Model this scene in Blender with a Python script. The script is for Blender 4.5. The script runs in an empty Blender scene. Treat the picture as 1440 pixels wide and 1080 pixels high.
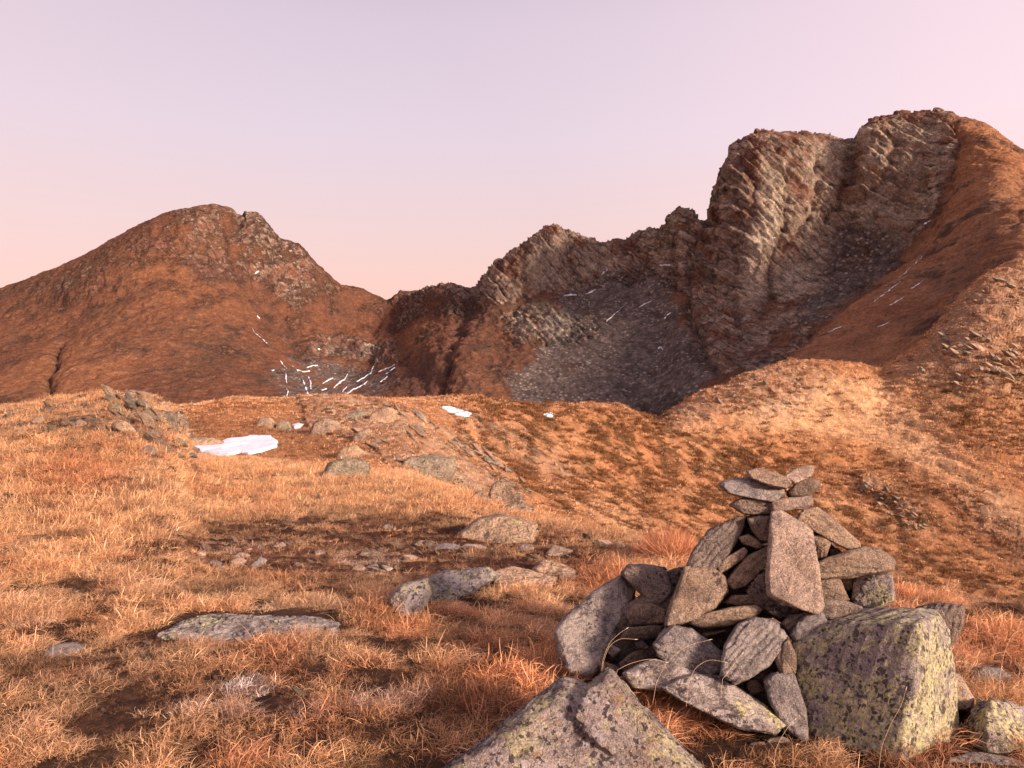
import bpy, bmesh, math, random
import numpy as np
from mathutils import Vector

rng = np.random.default_rng(7)
random.seed(7)
scene = bpy.context.scene
COL = scene.collection
F, CU, HV = 1200.0, 720.0, 560.0          # focal length and horizon of the photograph, in its pixels; the eye is the origin
EYE = 1.6

def P3(u, v, y):
    """world point seen at photo pixel (u, v) when it stands y metres ahead of the eye"""
    return np.array([(u - CU) / F * y, y, -(v - HV) / F * y])

# ------------------------------------------------------------------ noise
_perm = rng.permutation(256).astype(np.int32)
_perm = np.concatenate([_perm, _perm, _perm])
_g = rng.normal(size=(256, 3)).astype(np.float32)
_g /= np.linalg.norm(_g, axis=1)[:, None]

def perlin(p):
    p = np.asarray(p, dtype=np.float32)
    out = np.empty(len(p), np.float32)
    for s in range(0, len(p), 200000):
        q = p[s:s + 200000]
        i = np.floor(q).astype(np.int32)
        f = q - i
        i &= 255
        w = f * f * f * (f * (f * 6 - 15) + 10)
        acc = 0
        for dx in (0, 1):
            for dy in (0, 1):
                for dz in (0, 1):
                    h = _perm[_perm[_perm[(i[:, 0] + dx) & 255] + ((i[:, 1] + dy) & 255)] + ((i[:, 2] + dz) & 255)]
                    g = _g[h]
                    d = g[:, 0] * (f[:, 0] - dx) + g[:, 1] * (f[:, 1] - dy) + g[:, 2] * (f[:, 2] - dz)
                    wt = (w[:, 0] if dx else 1 - w[:, 0]) * (w[:, 1] if dy else 1 - w[:, 1]) * (w[:, 2] if dz else 1 - w[:, 2])
                    acc = acc + d * wt
        out[s:s + 200000] = acc
    return out * 1.5

def fbm(p, octs=4, lac=2.03, gain=0.5):
    p = np.asarray(p, dtype=np.float32)
    a, t, n = 1.0, 0, 0
    for o in range(octs):
        t = t + a * perlin(p + 17.3 * o)
        n += a
        a *= gain
        p = p * lac
    return t / n

def ridged(p, octs=4, lac=2.1, gain=0.5):
    p = np.asarray(p, dtype=np.float32)
    a, t, n = 1.0, 0, 0
    for o in range(octs):
        t = t + a * (1 - 2 * np.abs(perlin(p + 31.7 * o)))
        n += a
        a *= gain
        p = p * lac
    return t / n

def sstep(a, b, x):
    t = np.clip((x - a) / (b - a), 0, 1)
    return t * t * (3 - 2 * t)

def inside(poly, u, v):
    poly = np.asarray(poly, float)
    r = np.zeros(u.shape, bool)
    n = len(poly)
    for i in range(n):
        x0, y0 = poly[i]
        x1, y1 = poly[(i + 1) % n]
        if y0 == y1:
            continue
        c = ((y0 > v) != (y1 > v)) & (u < (x1 - x0) * (v - y0) / (y1 - y0) + x0)
        r ^= c
    return r

def dist_line(poly, u, v):
    """distance in photo pixels to a polyline"""
    d = np.full(u.shape, 1e9)
    for (x0, y0), (x1, y1) in zip(poly[:-1], poly[1:]):
        dx, dy = x1 - x0, y1 - y0
        t = np.clip(((u - x0) * dx + (v - y0) * dy) / (dx * dx + dy * dy + 1e-9), 0, 1)
        d = np.minimum(d, np.hypot(u - x0 - t * dx, v - y0 - t * dy))
    return d

def pchip(x, y, xq):
    """monotone cubic along axis 0 (Fritsch-Carlson)"""
    x = np.asarray(x, float)
    y = np.asarray(y, float)
    one = y.ndim == 1
    if one:
        y = y[:, None]
    h = np.diff(x)[:, None]
    d = np.diff(y, axis=0) / h
    m = np.zeros_like(y)
    m[0], m[-1] = d[0], d[-1]
    a, b = d[:-1], d[1:]
    ok = a * b > 0
    w1, w2 = 2 * h[1:] + h[:-1], h[1:] + 2 * h[:-1]
    with np.errstate(divide='ignore', invalid='ignore'):
        hm = (w1 + w2) / (w1 / a + w2 / b)
    m[1:-1] = np.where(ok, hm, 0)
    xq = np.clip(np.asarray(xq, float), x[0], x[-1])
    k = np.clip(np.searchsorted(x, xq, side='right') - 1, 0, len(x) - 2)
    hh = (x[k + 1] - x[k])[:, None]
    t = ((xq - x[k])[:, None]) / hh
    r = ((1 + 2 * t) * (1 - t) ** 2 * y[k] + t * (1 - t) ** 2 * hh * m[k] + t * t * (3 - 2 * t) * y[k + 1] + t * t * (t - 1) * hh * m[k + 1])
    return r[:, 0] if one else r

def fast_mesh(name, co, faces):
    me = bpy.data.meshes.new(name)
    faces = np.asarray(faces, np.int32)
    k = faces.shape[1]
    me.vertices.add(len(co))
    me.vertices.foreach_set('co', np.ascontiguousarray(co, np.float32).ravel())
    me.loops.add(faces.size)
    me.loops.foreach_set('vertex_index', faces.ravel())
    me.polygons.add(len(faces))
    me.polygons.foreach_set('loop_start', np.arange(0, faces.size, k, dtype=np.int32))
    me.update(calc_edges=True)
    return me

def smooth(me):
    me.polygons.foreach_set('use_smooth', np.ones(len(me.polygons), bool))

def attr(me, name, val, kind='FLOAT'):
    a = me.attributes.new(name, kind, 'POINT')
    a.data.foreach_set('value' if kind in ('FLOAT', 'INT') else 'vector', np.ascontiguousarray(val, np.int32 if kind == 'INT' else np.float32).ravel())

def tag(o, label=None, cat=None, group=None, kind=None):
    if label: o['label'] = label
    if cat: o['category'] = cat; o['kind'] = 'thing'
    if group: o['group'] = group
    if kind: o['kind'] = kind
    return o

def link(name, me, mat, parent=None):
    o = bpy.data.objects.new(name, me)
    COL.objects.link(o)
    if mat: me.materials.append(mat)
    if parent: o.parent = parent
    return o
# ------------------------------------------------------------------ materials
class NT:
    def __init__(s, name):
        s.m = bpy.data.materials.new(name)
        s.m.use_nodes = True
        s.t = s.m.node_tree
        s.t.nodes.clear()
    def put(s, sock, val):
        if isinstance(val, bpy.types.NodeSocket): s.t.links.new(val, sock)
        elif isinstance(val, (tuple, list)) and len(val) == 3 and sock.type == 'RGBA': sock.default_value = (*val, 1)
        else: sock.default_value = val
    def n(s, typ, out=0, props=None, **ins):
        nd = s.t.nodes.new('ShaderNode' + typ)
        for k, v in (props or {}).items(): setattr(nd, k, v)
        for k, v in ins.items():
            key = int(k[1:]) if k[0] == 'i' and k[1:].isdigit() else k.replace('_', ' ')
            s.put(nd.inputs[key], v)
        return nd.outputs[out]
    def noise(s, vec, scale, detail=5, rough=0.55, dist=0.0):
        return s.n('TexNoise', 0, None, Vector=vec, Scale=scale, Detail=detail, Roughness=rough, Distortion=dist)
    def vor(s, vec, scale, feature='F1', out=0, rand=1.0):
        return s.n('TexVoronoi', out, {'feature': feature}, Vector=vec, Scale=scale, Randomness=rand)
    def math(s, op, a, b=0.0, c=0.0):
        return s.n('Math', 0, {'operation': op}, i0=a, i1=b, i2=c)
    def ramp(s, fac, *stops):
        nd = s.t.nodes.new('ShaderNodeValToRGB')
        cr = nd.color_ramp
        while len(cr.elements) < len(stops): cr.elements.new(0.5)
        for e, (p, c) in zip(cr.elements, stops):
            e.position = p
            e.color = (*c, 1) if isinstance(c, tuple) else (c, c, c, 1)
        s.put(nd.inputs[0], fac)
        return nd.outputs[0]
    def step(s, x, a, b):
        nd = s.t.nodes.new('ShaderNodeMapRange')
        nd.interpolation_type = 'SMOOTHSTEP'
        s.put(nd.inputs[0], x); s.put(nd.inputs[1], a); s.put(nd.inputs[2], b)
        return nd.outputs[0]
    def mix(s, fac, a, b, mode='MIX'):
        nd = s.t.nodes.new('ShaderNodeMix')
        nd.data_type = 'RGBA'; nd.blend_type = mode
        s.put(nd.inputs[0], fac); s.put(nd.inputs[6], a); s.put(nd.inputs[7], b)
        return nd.outputs[2]
    def vmul(s, vec, xyz):
        return s.n('VectorMath', 0, {'operation': 'MULTIPLY'}, i0=vec, i1=xyz)
    def attr(s, name, out=2, typ='GEOMETRY'):
        return s.n('Attribute', out, {'attribute_name': name, 'attribute_type': typ})
    def pos(s):
        return s.n('NewGeometry', 0)
    def done(s, col, rough=0.9, bump=None, bstr=0.5, bdist=0.02, spec=0.2, extra=None):
        kw = {}
        if bump is not None:
            kw['Normal'] = s.n('Bump', 0, None, Height=bump, Strength=bstr, Distance=bdist)
        b = s.n('BsdfPrincipled', 0, None, Base_Color=col, Roughness=rough, Specular_IOR_Level=spec, **kw)
        if extra: b = extra(s, b)
        s.t.links.new(b, s.n_out())
        return s.m
    def n_out(s):
        return s.t.nodes.new('ShaderNodeOutputMaterial').inputs[0]

def rock_mat(name, base=(0.33, 0.235, 0.17), dark=(0.12, 0.085, 0.072), yellow=0.0, black=0.2, white=0.1, warm=0.2, scale=1.0, orange=0.0, crust=0.0):
    t = NT(name)
    oc = t.n('TexCoord', 3)
    rnd = t.n('ObjectInfo', 5)
    off = t.n('CombineXYZ', 0, None, X=t.math('MULTIPLY', rnd, 37.0), Y=t.math('MULTIPLY', rnd, 91.0), Z=t.math('MULTIPLY', rnd, 53.0))
    v = t.n('VectorMath', 0, {'operation': 'ADD'}, i0=t.vmul(oc, (scale, scale, scale)), i1=off)
    n1 = t.noise(v, 6, 8, 0.65)
    n2 = t.noise(v, 38, 6, 0.7)
    n3 = t.noise(v, 150, 3, 0.6)
    c = t.ramp(n1, (0.30, dark), (0.50, base), (0.72, tuple(min(1, x * 1.35) for x in base)))
    c = t.mix(t.math('MULTIPLY', t.step(t.noise(v, 3.1, 4), 0.48, 0.68), warm * 2), c, (0.30, 0.19, 0.13))
    # fine grain
    c = t.mix(0.75, c, t.ramp(n2, (0.30, 0.28), (0.47, 0.78), (0.66, 1.25)), 'MULTIPLY')
    c = t.mix(0.75, c, t.ramp(n3, (0.34, 0.35), (0.52, 0.95), (0.64, 1.3)), 'MULTIPLY')
    c = t.mix(t.step(n3, 0.60, 0.70), c, t.mix(0.6, c, (0.55, 0.48, 0.43)))
    if white > 0:
        w = t.math('MULTIPLY', t.step(t.noise(v, 7.5, 7, 0.72, 0.6), 0.66 - 0.12 * white, 0.72 - 0.12 * white), t.step(n2, 0.40, 0.58))
        c = t.mix(t.math('MULTIPLY', w, 0.75), c, (0.52, 0.47, 0.47))
    if crust > 0:
        kn = t.noise(v, 8, 9, 0.78, 0.8)
        c = t.mix(t.math('MULTIPLY', t.step(kn, 0.50, 0.53), crust), c, t.mix(n3, (0.36, 0.30, 0.29), (0.62, 0.54, 0.50)))
        c = t.mix(t.math('MULTIPLY', t.step(kn, 0.44, 0.41), crust), c, t.mix(n3, (0.03, 0.024, 0.026), (0.10, 0.075, 0.075)))
    if yellow > 0:
        yv = t.math('ADD', t.math('MULTIPLY', t.noise(v, 13, 9, 0.78, 0.3), 0.5), t.math('MULTIPLY', t.noise(v, 2.8, 4), 0.5))
        y = t.math('MULTIPLY', t.step(yv, 0.60 - 0.13 * yellow, 0.64 - 0.13 * yellow), t.step(t.noise(v, 60, 4, 0.6), 0.42, 0.55))
        c = t.mix(t.math('MULTIPLY', y, 0.85), c, t.ramp(n2, (0.35, (0.34, 0.32, 0.12)), (0.62, (0.66, 0.60, 0.31))))
    if orange > 0:
        o_ = t.math('MULTIPLY', t.step(t.noise(v, 12, 6, 0.7), 0.64 - 0.1 * orange, 0.68 - 0.1 * orange), t.step(n3, 0.4, 0.55))
        c = t.mix(o_, c, (0.45, 0.22, 0.06))
    if black > 0:
        vd = t.n('TexVoronoi', 0, {'feature': 'F1'}, Vector=t.n('VectorMath', 0, {'operation': 'ADD'}, i0=v, i1=t.vmul(t.n('TexNoise', 1, None, Vector=v, Scale=24.0), (0.06, 0.06, 0.06))), Scale=30.0)
        vd = t.math('ADD', vd, t.math('MULTIPLY', t.math('SUBTRACT', t.noise(v, 11, 3), 0.5), 0.9))
        reg = t.noise(v, 4.3, 5, 0.65)
        b = t.math('MULTIPLY', t.step(t.math('ADD', vd, t.math('MULTIPLY', n2, 0.5)), 0.58, 0.50), t.step(reg, 0.62 - 0.3 * black, 0.72 - 0.3 * black))
        c = t.mix(t.math('MULTIPLY', b, 0.85), c, (0.045, 0.033, 0.04))
        b2 = t.math('MULTIPLY', t.step(t.noise(v, 5.2, 8, 0.75, 0.4), 0.70 - 0.12 * black, 0.76 - 0.12 * black), t.step(n2, 0.35, 0.5))
        c = t.mix(t.math('MULTIPLY', b2, 0.85), c, (0.055, 0.042, 0.045))
    ck = t.vor(t.n('VectorMath', 0, {'operation': 'ADD'}, i0=t.vmul(v, (1, 1, 2.2)), i1=t.vmul(t.n('TexNoise', 1, None, Vector=v, Scale=6.0, Detail=5.0), (0.35, 0.35, 0.35))), 5.0, 'DISTANCE_TO_EDGE')
    ck = t.math('MULTIPLY', t.step(ck, 0.022, 0.0), t.step(t.noise(v, 5.7, 3), 0.45, 0.6))
    c = t.mix(t.math('MULTIPLY', ck, 0.8), c, (0.05, 0.038, 0.035))
    # each stone has its own tone
    c = t.mix(1.0, c, t.ramp(t.math('FRACT', t.math('MULTIPLY', rnd, 7.31)), (0.0, (0.78, 0.76, 0.80)), (0.5, (0.95, 0.92, 0.9)), (1.0, (1.12, 1.05, 1.0))), 'MULTIPLY')
    h = t.math('ADD', t.math('MULTIPLY', n2, 0.6), t.math('MULTIPLY', n3, 0.35))
    h = t.math('ADD', h, t.math('MULTIPLY', n1, 0.8))
    h = t.math('ADD', h, t.math('MULTIPLY', t.step(t.vor(v, 9, 'DISTANCE_TO_EDGE'), 0.0, 0.06), 0.12))
    return t.done(c, 0.88, h, 1.0, 0.030 / scale, 0.25)

def snow_mat():
    t = NT('snow')
    p = t.pos()
    c = t.mix(t.noise(p, 0.8, 6), (0.78, 0.80, 0.88), (0.66, 0.67, 0.74))
    return t.done(c, 0.6, t.noise(p, 1.5, 8, 0.7), 0.4, 0.1, 0.3)

def ground_mat():
    """soil and matted litter under the grass; attributes heath / straw are painted per vertex"""
    t = NT('hilltop_soil')
    p = t.pos()
    n1 = t.noise(p, 1.1, 7, 0.65)
    n2 = t.noise(p, 9, 7, 0.7)
    n3 = t.noise(p, 45, 5, 0.7)
    c = t.ramp(n1, (0.3, (0.055, 0.028, 0.02)), (0.5, (0.12, 0.058, 0.036)), (0.7, (0.24, 0.135, 0.08)))
    c = t.mix(t.attr('heath'), c, t.ramp(n2, (0.3, (0.045, 0.022, 0.018)), (0.55, (0.13, 0.05, 0.03)), (0.75, (0.25, 0.13, 0.08))))
    c = t.mix(0.9, c, t.ramp(n2, (0.25, 0.25), (0.6, 1.0)), 'MULTIPLY')
    c = t.mix(0.8, c, t.ramp(n3, (0.3, 0.3), (0.6, 1.0)), 'MULTIPLY')
    rk = t.math('MULTIPLY', t.attr('rock'), t.step(n2, 0.42, 0.55))
    c = t.mix(rk, c, t.ramp(n3, (0.3, (0.13, 0.11, 0.10)), (0.65, (0.36, 0.30, 0.25))))
    h = t.math('ADD', n2, t.math('MULTIPLY', n3, 0.5))
    return t.done(c, 0.95, h, 1.0, 0.10, 0.1)

def ridge_mat():
    t = NT('ridge_turf')
    p = t.vmul(t.n('VectorRotate', 0, {'rotation_type': 'Y_AXIS'}, Vector=t.pos(), Angle=math.radians(-40)), (0.55, 0.35, 1.2))
    n1 = t.noise(p, 0.05, 6, 0.6)
    n2 = t.noise(p, 0.45, 7, 0.68)
    n3 = t.noise(p, 2.2, 6, 0.7)
    c = t.ramp(n1, (0.32, (0.34, 0.145, 0.065)), (0.5, (0.46, 0.21, 0.095)), (0.68, (0.55, 0.29, 0.145)))
    c = t.mix(t.attr('straw_or_lit'), c, t.ramp(n2, (0.3, (0.52, 0.28, 0.14)), (0.7, (0.68, 0.42, 0.24))))
    sh = t.math('MULTIPLY', t.step(t.noise(p, 0.62, 4, 0.55), 0.47, 0.60), t.attr('shrub'))
    c = t.mix(t.math('MULTIPLY', sh, 0.85), c, t.ramp(n3, (0.3, (0.055, 0.035, 0.016)), (0.7, (0.15, 0.065, 0.028))))
    c = t.mix(0.65, c, t.ramp(n2, (0.28, 0.35), (0.6, 1.0)), 'MULTIPLY')
    c = t.mix(0.6, c, t.ramp(n3, (0.3, 0.4), (0.6, 1.0)), 'MULTIPLY')
    rk = t.math('MULTIPLY', t.attr('rock'), t.step(t.math('ADD', t.math('MULTIPLY', n3, 0.5), t.math('MULTIPLY', n2, 0.5)), 0.42, 0.52))
    c = t.mix(rk, c, t.ramp(n3, (0.28, (0.11, 0.09, 0.085)), (0.5, (0.30, 0.235, 0.18)), (0.7, (0.46, 0.38, 0.29))))
    h = t.math('ADD', n2, t.math('MULTIPLY', n3, 0.4))
    return t.done(c, 0.95, h, 0.9, 0.9, 0.08)

def mountain_mat():
    t = NT('mountain_side')
    p = t.vmul(t.pos(), (1.0, 0.42, 1.0))
    n1 = t.noise(p, 0.006, 6, 0.6)
    n2 = t.noise(p, 0.03, 7, 0.7)
    n3 = t.noise(p, 0.16, 6, 0.72)
    # slabs of rock lie along the dip of the beds
    q = t.n('VectorRotate', 0, {'rotation_type': 'Y_AXIS'}, Vector=p, Angle=math.radians(-52))
    bed = t.noise(t.vmul(q, (0.022, 0.02, 0.16)), 1.0, 6, 0.7, 0.3)
    g = t.ramp(n1, (0.32, (0.092, 0.048, 0.034)), (0.5, (0.155, 0.066, 0.039)), (0.68, (0.245, 0.105, 0.053)))
    g = t.mix(t.math('MULTIPLY', t.attr('straw_or_lit'), 0.85), g, t.ramp(n2, (0.35, (0.24, 0.098, 0.046)), (0.6, (0.42, 0.20, 0.098))))
    g = t.mix(t.math('MULTIPLY', t.step(n2, 0.50, 0.64), 0.75), g, (0.10, 0.062, 0.047))
    g = t.mix(t.math('MULTIPLY', t.step(n3, 0.56, 0.70), 0.55), g, (0.21, 0.125, 0.075))
    rk = t.ramp(t.math('ADD', t.math('MULTIPLY', bed, 0.65), t.math('MULTIPLY', n3, 0.35)), (0.33, (0.105, 0.07, 0.058)), (0.47, (0.255, 0.175, 0.132)), (0.66, (0.45, 0.325, 0.245)))
    rk = t.mix(t.math('MULTIPLY', t.step(t.math('ADD', n2, t.math('MULTIPLY', n1, 0.25)), 0.60, 0.70), 0.8), rk, t.mix(n3, (0.24, 0.085, 0.042), (0.10, 0.045, 0.03)))
    sp = t.vor(p, 0.22)
    sc = t.ramp(n3, (0.3, (0.07, 0.05, 0.044)), (0.52, (0.122, 0.09, 0.078)), (0.72, (0.20, 0.15, 0.125)))
    sc = t.mix(t.math('MULTIPLY', t.step(sp, 0.36, 0.2), t.step(n2, 0.38, 0.56)), sc, (0.32, 0.26, 0.215))
    sc = t.mix(t.math('MULTIPLY', t.step(n2, 0.56, 0.68), 0.6), sc, (0.15, 0.065, 0.04))
    wob = t.math('ADD', t.math('MULTIPLY', t.math('SUBTRACT', n2, 0.5), 2.2), t.math('MULTIPLY', t.math('SUBTRACT', n3, 0.5), 0.9))
    fr = t.step(t.math('ADD', t.attr('rock'), wob), 0.35, 0.65)
    fs = t.step(t.math('ADD', t.attr('scree'), wob), 0.35, 0.65)
    cr = t.vor(t.n('VectorMath', 0, {'operation': 'ADD'}, i0=t.vmul(q, (0.035, 0.03, 0.13)), i1=t.vmul(t.n('TexNoise', 1, None, Vector=p, Scale=0.05, Detail=4.0), (0.55, 0.55, 0.55))), 1.0, 'DISTANCE_TO_EDGE')
    rk = t.mix(t.math('MULTIPLY', t.step(cr, 0.09, 0.0), 0.75), rk, (0.05, 0.036, 0.034))
    c = t.mix(fr, g, rk)
    c = t.mix(fs, c, sc)
    c = t.mix(t.math('MULTIPLY', t.attr('pale'), t.step(bed, 0.36, 0.5)), c, t.mix(n3, (0.36, 0.29, 0.22), (0.60, 0.50, 0.38)))
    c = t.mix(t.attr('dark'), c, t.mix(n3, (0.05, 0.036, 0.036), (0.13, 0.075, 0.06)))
    c = t.mix(0.7, c, t.ramp(n3, (0.32, 0.4), (0.6, 1.1)), 'MULTIPLY')
    n4 = t.noise(t.pos(), 0.55, 3, 0.7)
    c = t.mix(0.75, c, t.ramp(n4, (0.33, 0.38), (0.5, 1.0), (0.66, 1.45)), 'MULTIPLY')
    h = t.math('ADD', t.math('MULTIPLY', bed, t.math('MULTIPLY', fr, 1.5)), t.math('MULTIPLY', n3, 0.8))
    return t.done(c, 0.95, h, 0.9, 4.0, 0.06)

def blade_mat(name, trans=0.35):
    t = NT(name)
    tint = t.n('Attribute', 0, {'attribute_name': 'tint', 'attribute_type': 'INSTANCER'})
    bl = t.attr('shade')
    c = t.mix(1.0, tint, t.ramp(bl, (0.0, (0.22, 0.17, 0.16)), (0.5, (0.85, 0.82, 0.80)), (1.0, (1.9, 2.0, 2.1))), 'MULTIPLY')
    def extra(s, b):
        tr = s.n('BsdfTranslucent', 0, None, Color=c)
        return s.n('MixShader', 0, None, i0=trans, i1=b, i2=tr)
    return t.done(c, 0.75, spec=0.15, extra=extra)

def stalk_mat():
    t = NT('dry_stalk')
    c = t.mix(t.noise(t.pos(), 40), (0.80, 0.55, 0.36), (0.62, 0.38, 0.22))
    return t.done(c, 0.6, spec=0.2)
def seed_mat():
    t = NT('seed_head')
    return t.done(t.mix(t.noise(t.pos(), 200), (0.72, 0.58, 0.42), (0.5, 0.36, 0.22)), 0.8)

M_ROCK = rock_mat('schist_plain', black=0.25, white=0.12, warm=0.25)
M_PALE = rock_mat('schist_pale', base=(0.50, 0.36, 0.28), dark=(0.28, 0.20, 0.165), black=0.1, white=0.35, warm=0.3)
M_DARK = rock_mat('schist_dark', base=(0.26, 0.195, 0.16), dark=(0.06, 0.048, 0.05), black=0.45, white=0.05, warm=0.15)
M_GREY = rock_mat('schist_grey', base=(0.28, 0.235, 0.215), dark=(0.12, 0.10, 0.11), crust=0.35, black=0.35, white=0.45, yellow=0.12, warm=0.05)
M_LICH = rock_mat('boulder_lichen', base=(0.34, 0.285, 0.27), dark=(0.16, 0.13, 0.135), yellow=0.95, black=1.2, white=0.3, warm=0.12)
M_LICHB = rock_mat('slab_lichen', base=(0.29, 0.24, 0.22), dark=(0.10, 0.085, 0.09), crust=0.7, yellow=0.6, black=0.7, white=0.5, warm=0.05)
M_FORE = rock_mat('foreground_rock', base=(0.40, 0.315, 0.265), dark=(0.19, 0.15, 0.135), yellow=0.55, black=1.15, white=0.8, warm=0.35, crust=0.3, orange=0.35)
M_OUT = rock_mat('outcrop_rock', base=(0.48, 0.33, 0.225), dark=(0.17, 0.125, 0.10), yellow=0.25, black=0.4, white=0.2, warm=0.3, scale=0.25)
M_OUTG = rock_mat('outcrop_green', base=(0.34, 0.275, 0.20), dark=(0.14, 0.11, 0.09), yellow=0.35, black=0.5, white=0.15, warm=0.15, scale=0.3)
M_SNOW = snow_mat()
# ------------------------------------------------------------------ terrain: guide lines (photo column u, metres ahead y, photo row v)
SKY = [(-1800, 520), (-300, 470), (0, 405), (40, 392), (80, 377), (120, 358), (160, 335), (200, 313), (240, 297), (270, 290), (300, 287), (325, 292), (335, 300), (345, 296),
       (360, 300), (380, 318), (400, 335), (420, 343), (440, 362), (460, 382), (480, 398), (500, 405), (520, 412), (545, 416), (560, 410), (580, 408), (600, 405), (620, 399),
       (640, 398), (655, 404), (665, 400), (690, 378), (720, 352), (750, 333), (775, 320), (800, 325), (830, 335), (850, 340), (880, 335), (900, 327), (925, 322), (940, 305),
       (955, 294), (975, 296), (991, 305), (998, 286), (1008, 252), (1018, 228), (1029, 205), (1045, 192), (1070, 181), (1100, 182), (1140, 187), (1160, 187), (1188, 195), (1203, 193),
       (1210, 181), (1230, 165), (1260, 160), (1290, 156), (1340, 155), (1360, 165), (1400, 185), (1440, 212), (1500, 250), (1740, 330), (3300, 420)]
GUIDES = [
    [(0, 1.0, 2480)],
    [(0, 3.3, 1142)],
    [(-800, 6, 890), (0, 6, 882), (700, 6, 882), (1000, 6, 905), (1440, 5.6, 940), (2400, 6, 960)],
    [(-1500, 26, 620), (-300, 27, 592), (0, 28, 577), (100, 28, 565), (190, 28, 557), (240, 27, 582), (263, 26, 640), (300, 26, 655), (430, 24, 668), (560, 22, 677), (640, 20, 690),
     (700, 18, 713), (780, 15, 735), (860, 13, 752), (960, 11, 778), (1100, 8.8, 815), (1240, 7.8, 842), (1340, 7.5, 853), (1440, 7.6, 856), (1740, 9, 860), (3300, 10, 880)],
    [(-300, 42, 645), (0, 42, 645), (190, 42, 645), (263, 40, 641), (330, 40, 641), (430, 38, 652), (560, 34, 664), (640, 34, 694), (700, 36, 730), (780, 38, 765), (860, 40, 800), (960, 42, 835), (1100, 44, 885),
     (1240, 44, 905), (1440, 44, 905), (1740, 44, 900)],
    [(-300, 60, 610), (0, 58, 607), (262, 52, 608), (340, 52, 606), (430, 54, 603), (560, 50, 612), (640, 60, 640), (700, 66, 660), (800, 74, 680), (925, 84, 696), (1000, 90, 700), (1140, 98, 696), (1240, 102, 694),
     (1340, 104, 690), (1440, 106, 690), (1740, 116, 680)],
    [(-1500, 90, 590), (-300, 88, 582), (0, 85, 577), (262, 80, 574), (300, 80, 567), (340, 80, 560), (400, 80, 562), (440, 82, 562), (480, 85, 560), (520, 88, 565), (560, 90, 562), (600, 92, 562), (650, 95, 560), (700, 100, 568), (760, 105, 575),
     (840, 112, 575), (880, 118, 582), (905, 122, 592), (925, 126, 597), (960, 136, 577), (990, 145, 562), (1030, 156, 545), (1070, 165, 530), (1110, 174, 520), (1140, 180, 515), (1165, 184, 517), (1200, 188, 521),
     (1240, 192, 525), (1260, 196, 515), (1300, 205, 490), (1330, 213, 455), (1360, 220, 420), (1400, 230, 385), (1440, 240, 368), (1520, 255, 345), (1740, 270, 300), (3300, 300, 320)],
    [(-300, 430, 690), (0, 430, 680), (430, 430, 700), (700, 430, 720), (925, 400, 690), (1000, 380, 660), (1070, 350, 600), (1140, 320, 560), (1240, 290, 545), (1300, 280, 508), (1360, 285, 440), (1440, 300, 385), (1740, 340, 340)],
    [(-300, 600, 605), (0, 600, 590), (262, 620, 590), (430, 680, 578), (560, 690, 578), (700, 640, 600), (800, 640, 600), (900, 600, 605), (960, 560, 580), (1000, 520, 562), (1070, 450, 530), (1140, 415, 508), (1240, 370, 500),
     (1300, 350, 470), (1340, 345, 440), (1440, 355, 368), (1740, 400, 325)],
    [(-300, 800, 540), (0, 800, 515), (100, 800, 505), (200, 820, 500), (300, 880, 500), (390, 960, 515), (430, 1000, 522), (500, 1040, 528), (545, 1000, 520), (600, 900, 505), (640, 830, 500), (700, 800, 520), (775, 850, 505), (850, 860, 495), (925, 830, 490),
     (960, 760, 480), (1000, 710, 475), (1070, 660, 478), (1140, 590, 455), (1200, 540, 430), (1240, 525, 410), (1300, 510, 385), (1340, 505, 360), (1400, 500, 320), (1440, 490, 310), (1740, 500, 290)],
    [(-300, 1000, 490), (0, 1000, 460), (100, 1000, 440), (200, 1040, 405), (300, 1120, 390), (390, 1210, 440), (430, 1240, 456), (500, 1330, 462), (545, 1330, 462), (600, 1200, 455), (640, 1110, 450), (700, 1060, 445), (775, 1100, 415), (850, 1080, 408),
     (925, 1000, 400), (960, 930, 395), (1000, 880, 410), (1070, 830, 405), (1140, 830, 395), (1200, 810, 385), (1240, 800, 370), (1300, 780, 315), (1340, 750, 265), (1400, 700, 240), (1440, 670, 255), (1740, 690, 300)],
    [(u, y, 0) for u, y in [(-300, 1250), (0, 1250), (300, 1320), (430, 1360), (545, 1500), (640, 1350), (700, 1220), (775, 1240), (850, 1210), (925, 1120), (960, 1060), (993, 1010), (1030, 940), (1100, 940),
                            (1190, 960), (1215, 910), (1340, 890), (1400, 860), (1440, 830), (1740, 900)]],
    [(0, 2700, 640)],
]
ROWS = [24, 130, 190, 40, 110, 150, 26, 24, 110, 150, 150, 26]
UCOL = np.concatenate([np.linspace(-1800, -120, 50, endpoint=False), np.arange(-120, 1560, 1.35), np.linspace(1560, 3300, 50)])
NC = len(UCOL)
_Y, _V = [], []
for gi, g in enumerate(GUIDES):
    us = np.array([q[0] for q in g], float)
    if len(g) == 1:
        _Y.append(np.full(NC, g[0][1], float)); _V.append(np.full(NC, g[0][2], float)); continue
    uq = np.clip(UCOL, us[0], us[-1])
    _Y.append(pchip(us, np.log(np.array([q[1] for q in g], float)), uq))
    _V.append(pchip(us, np.array([q[2] for q in g], float), uq))
    _Y[-1] = np.exp(_Y[-1])
_V[11] = np.interp(UCOL, [q[0] for q in SKY], [q[1] for q in SKY])
_T = np.concatenate([k + np.arange(n) / n for k, n in enumerate(ROWS)] + [[len(ROWS)]])
RS = np.concatenate([[0], np.cumsum(ROWS)])          # first row of each stretch
NR = len(_T)
tt = np.arange(len(GUIDES))
GY = np.exp(pchip(tt, np.log(np.array(_Y)), _T))
GV = pchip(tt, np.array(_V), _T)
GU = np.broadcast_to(UCOL, GY.shape).copy()
del _Y, _V

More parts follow.
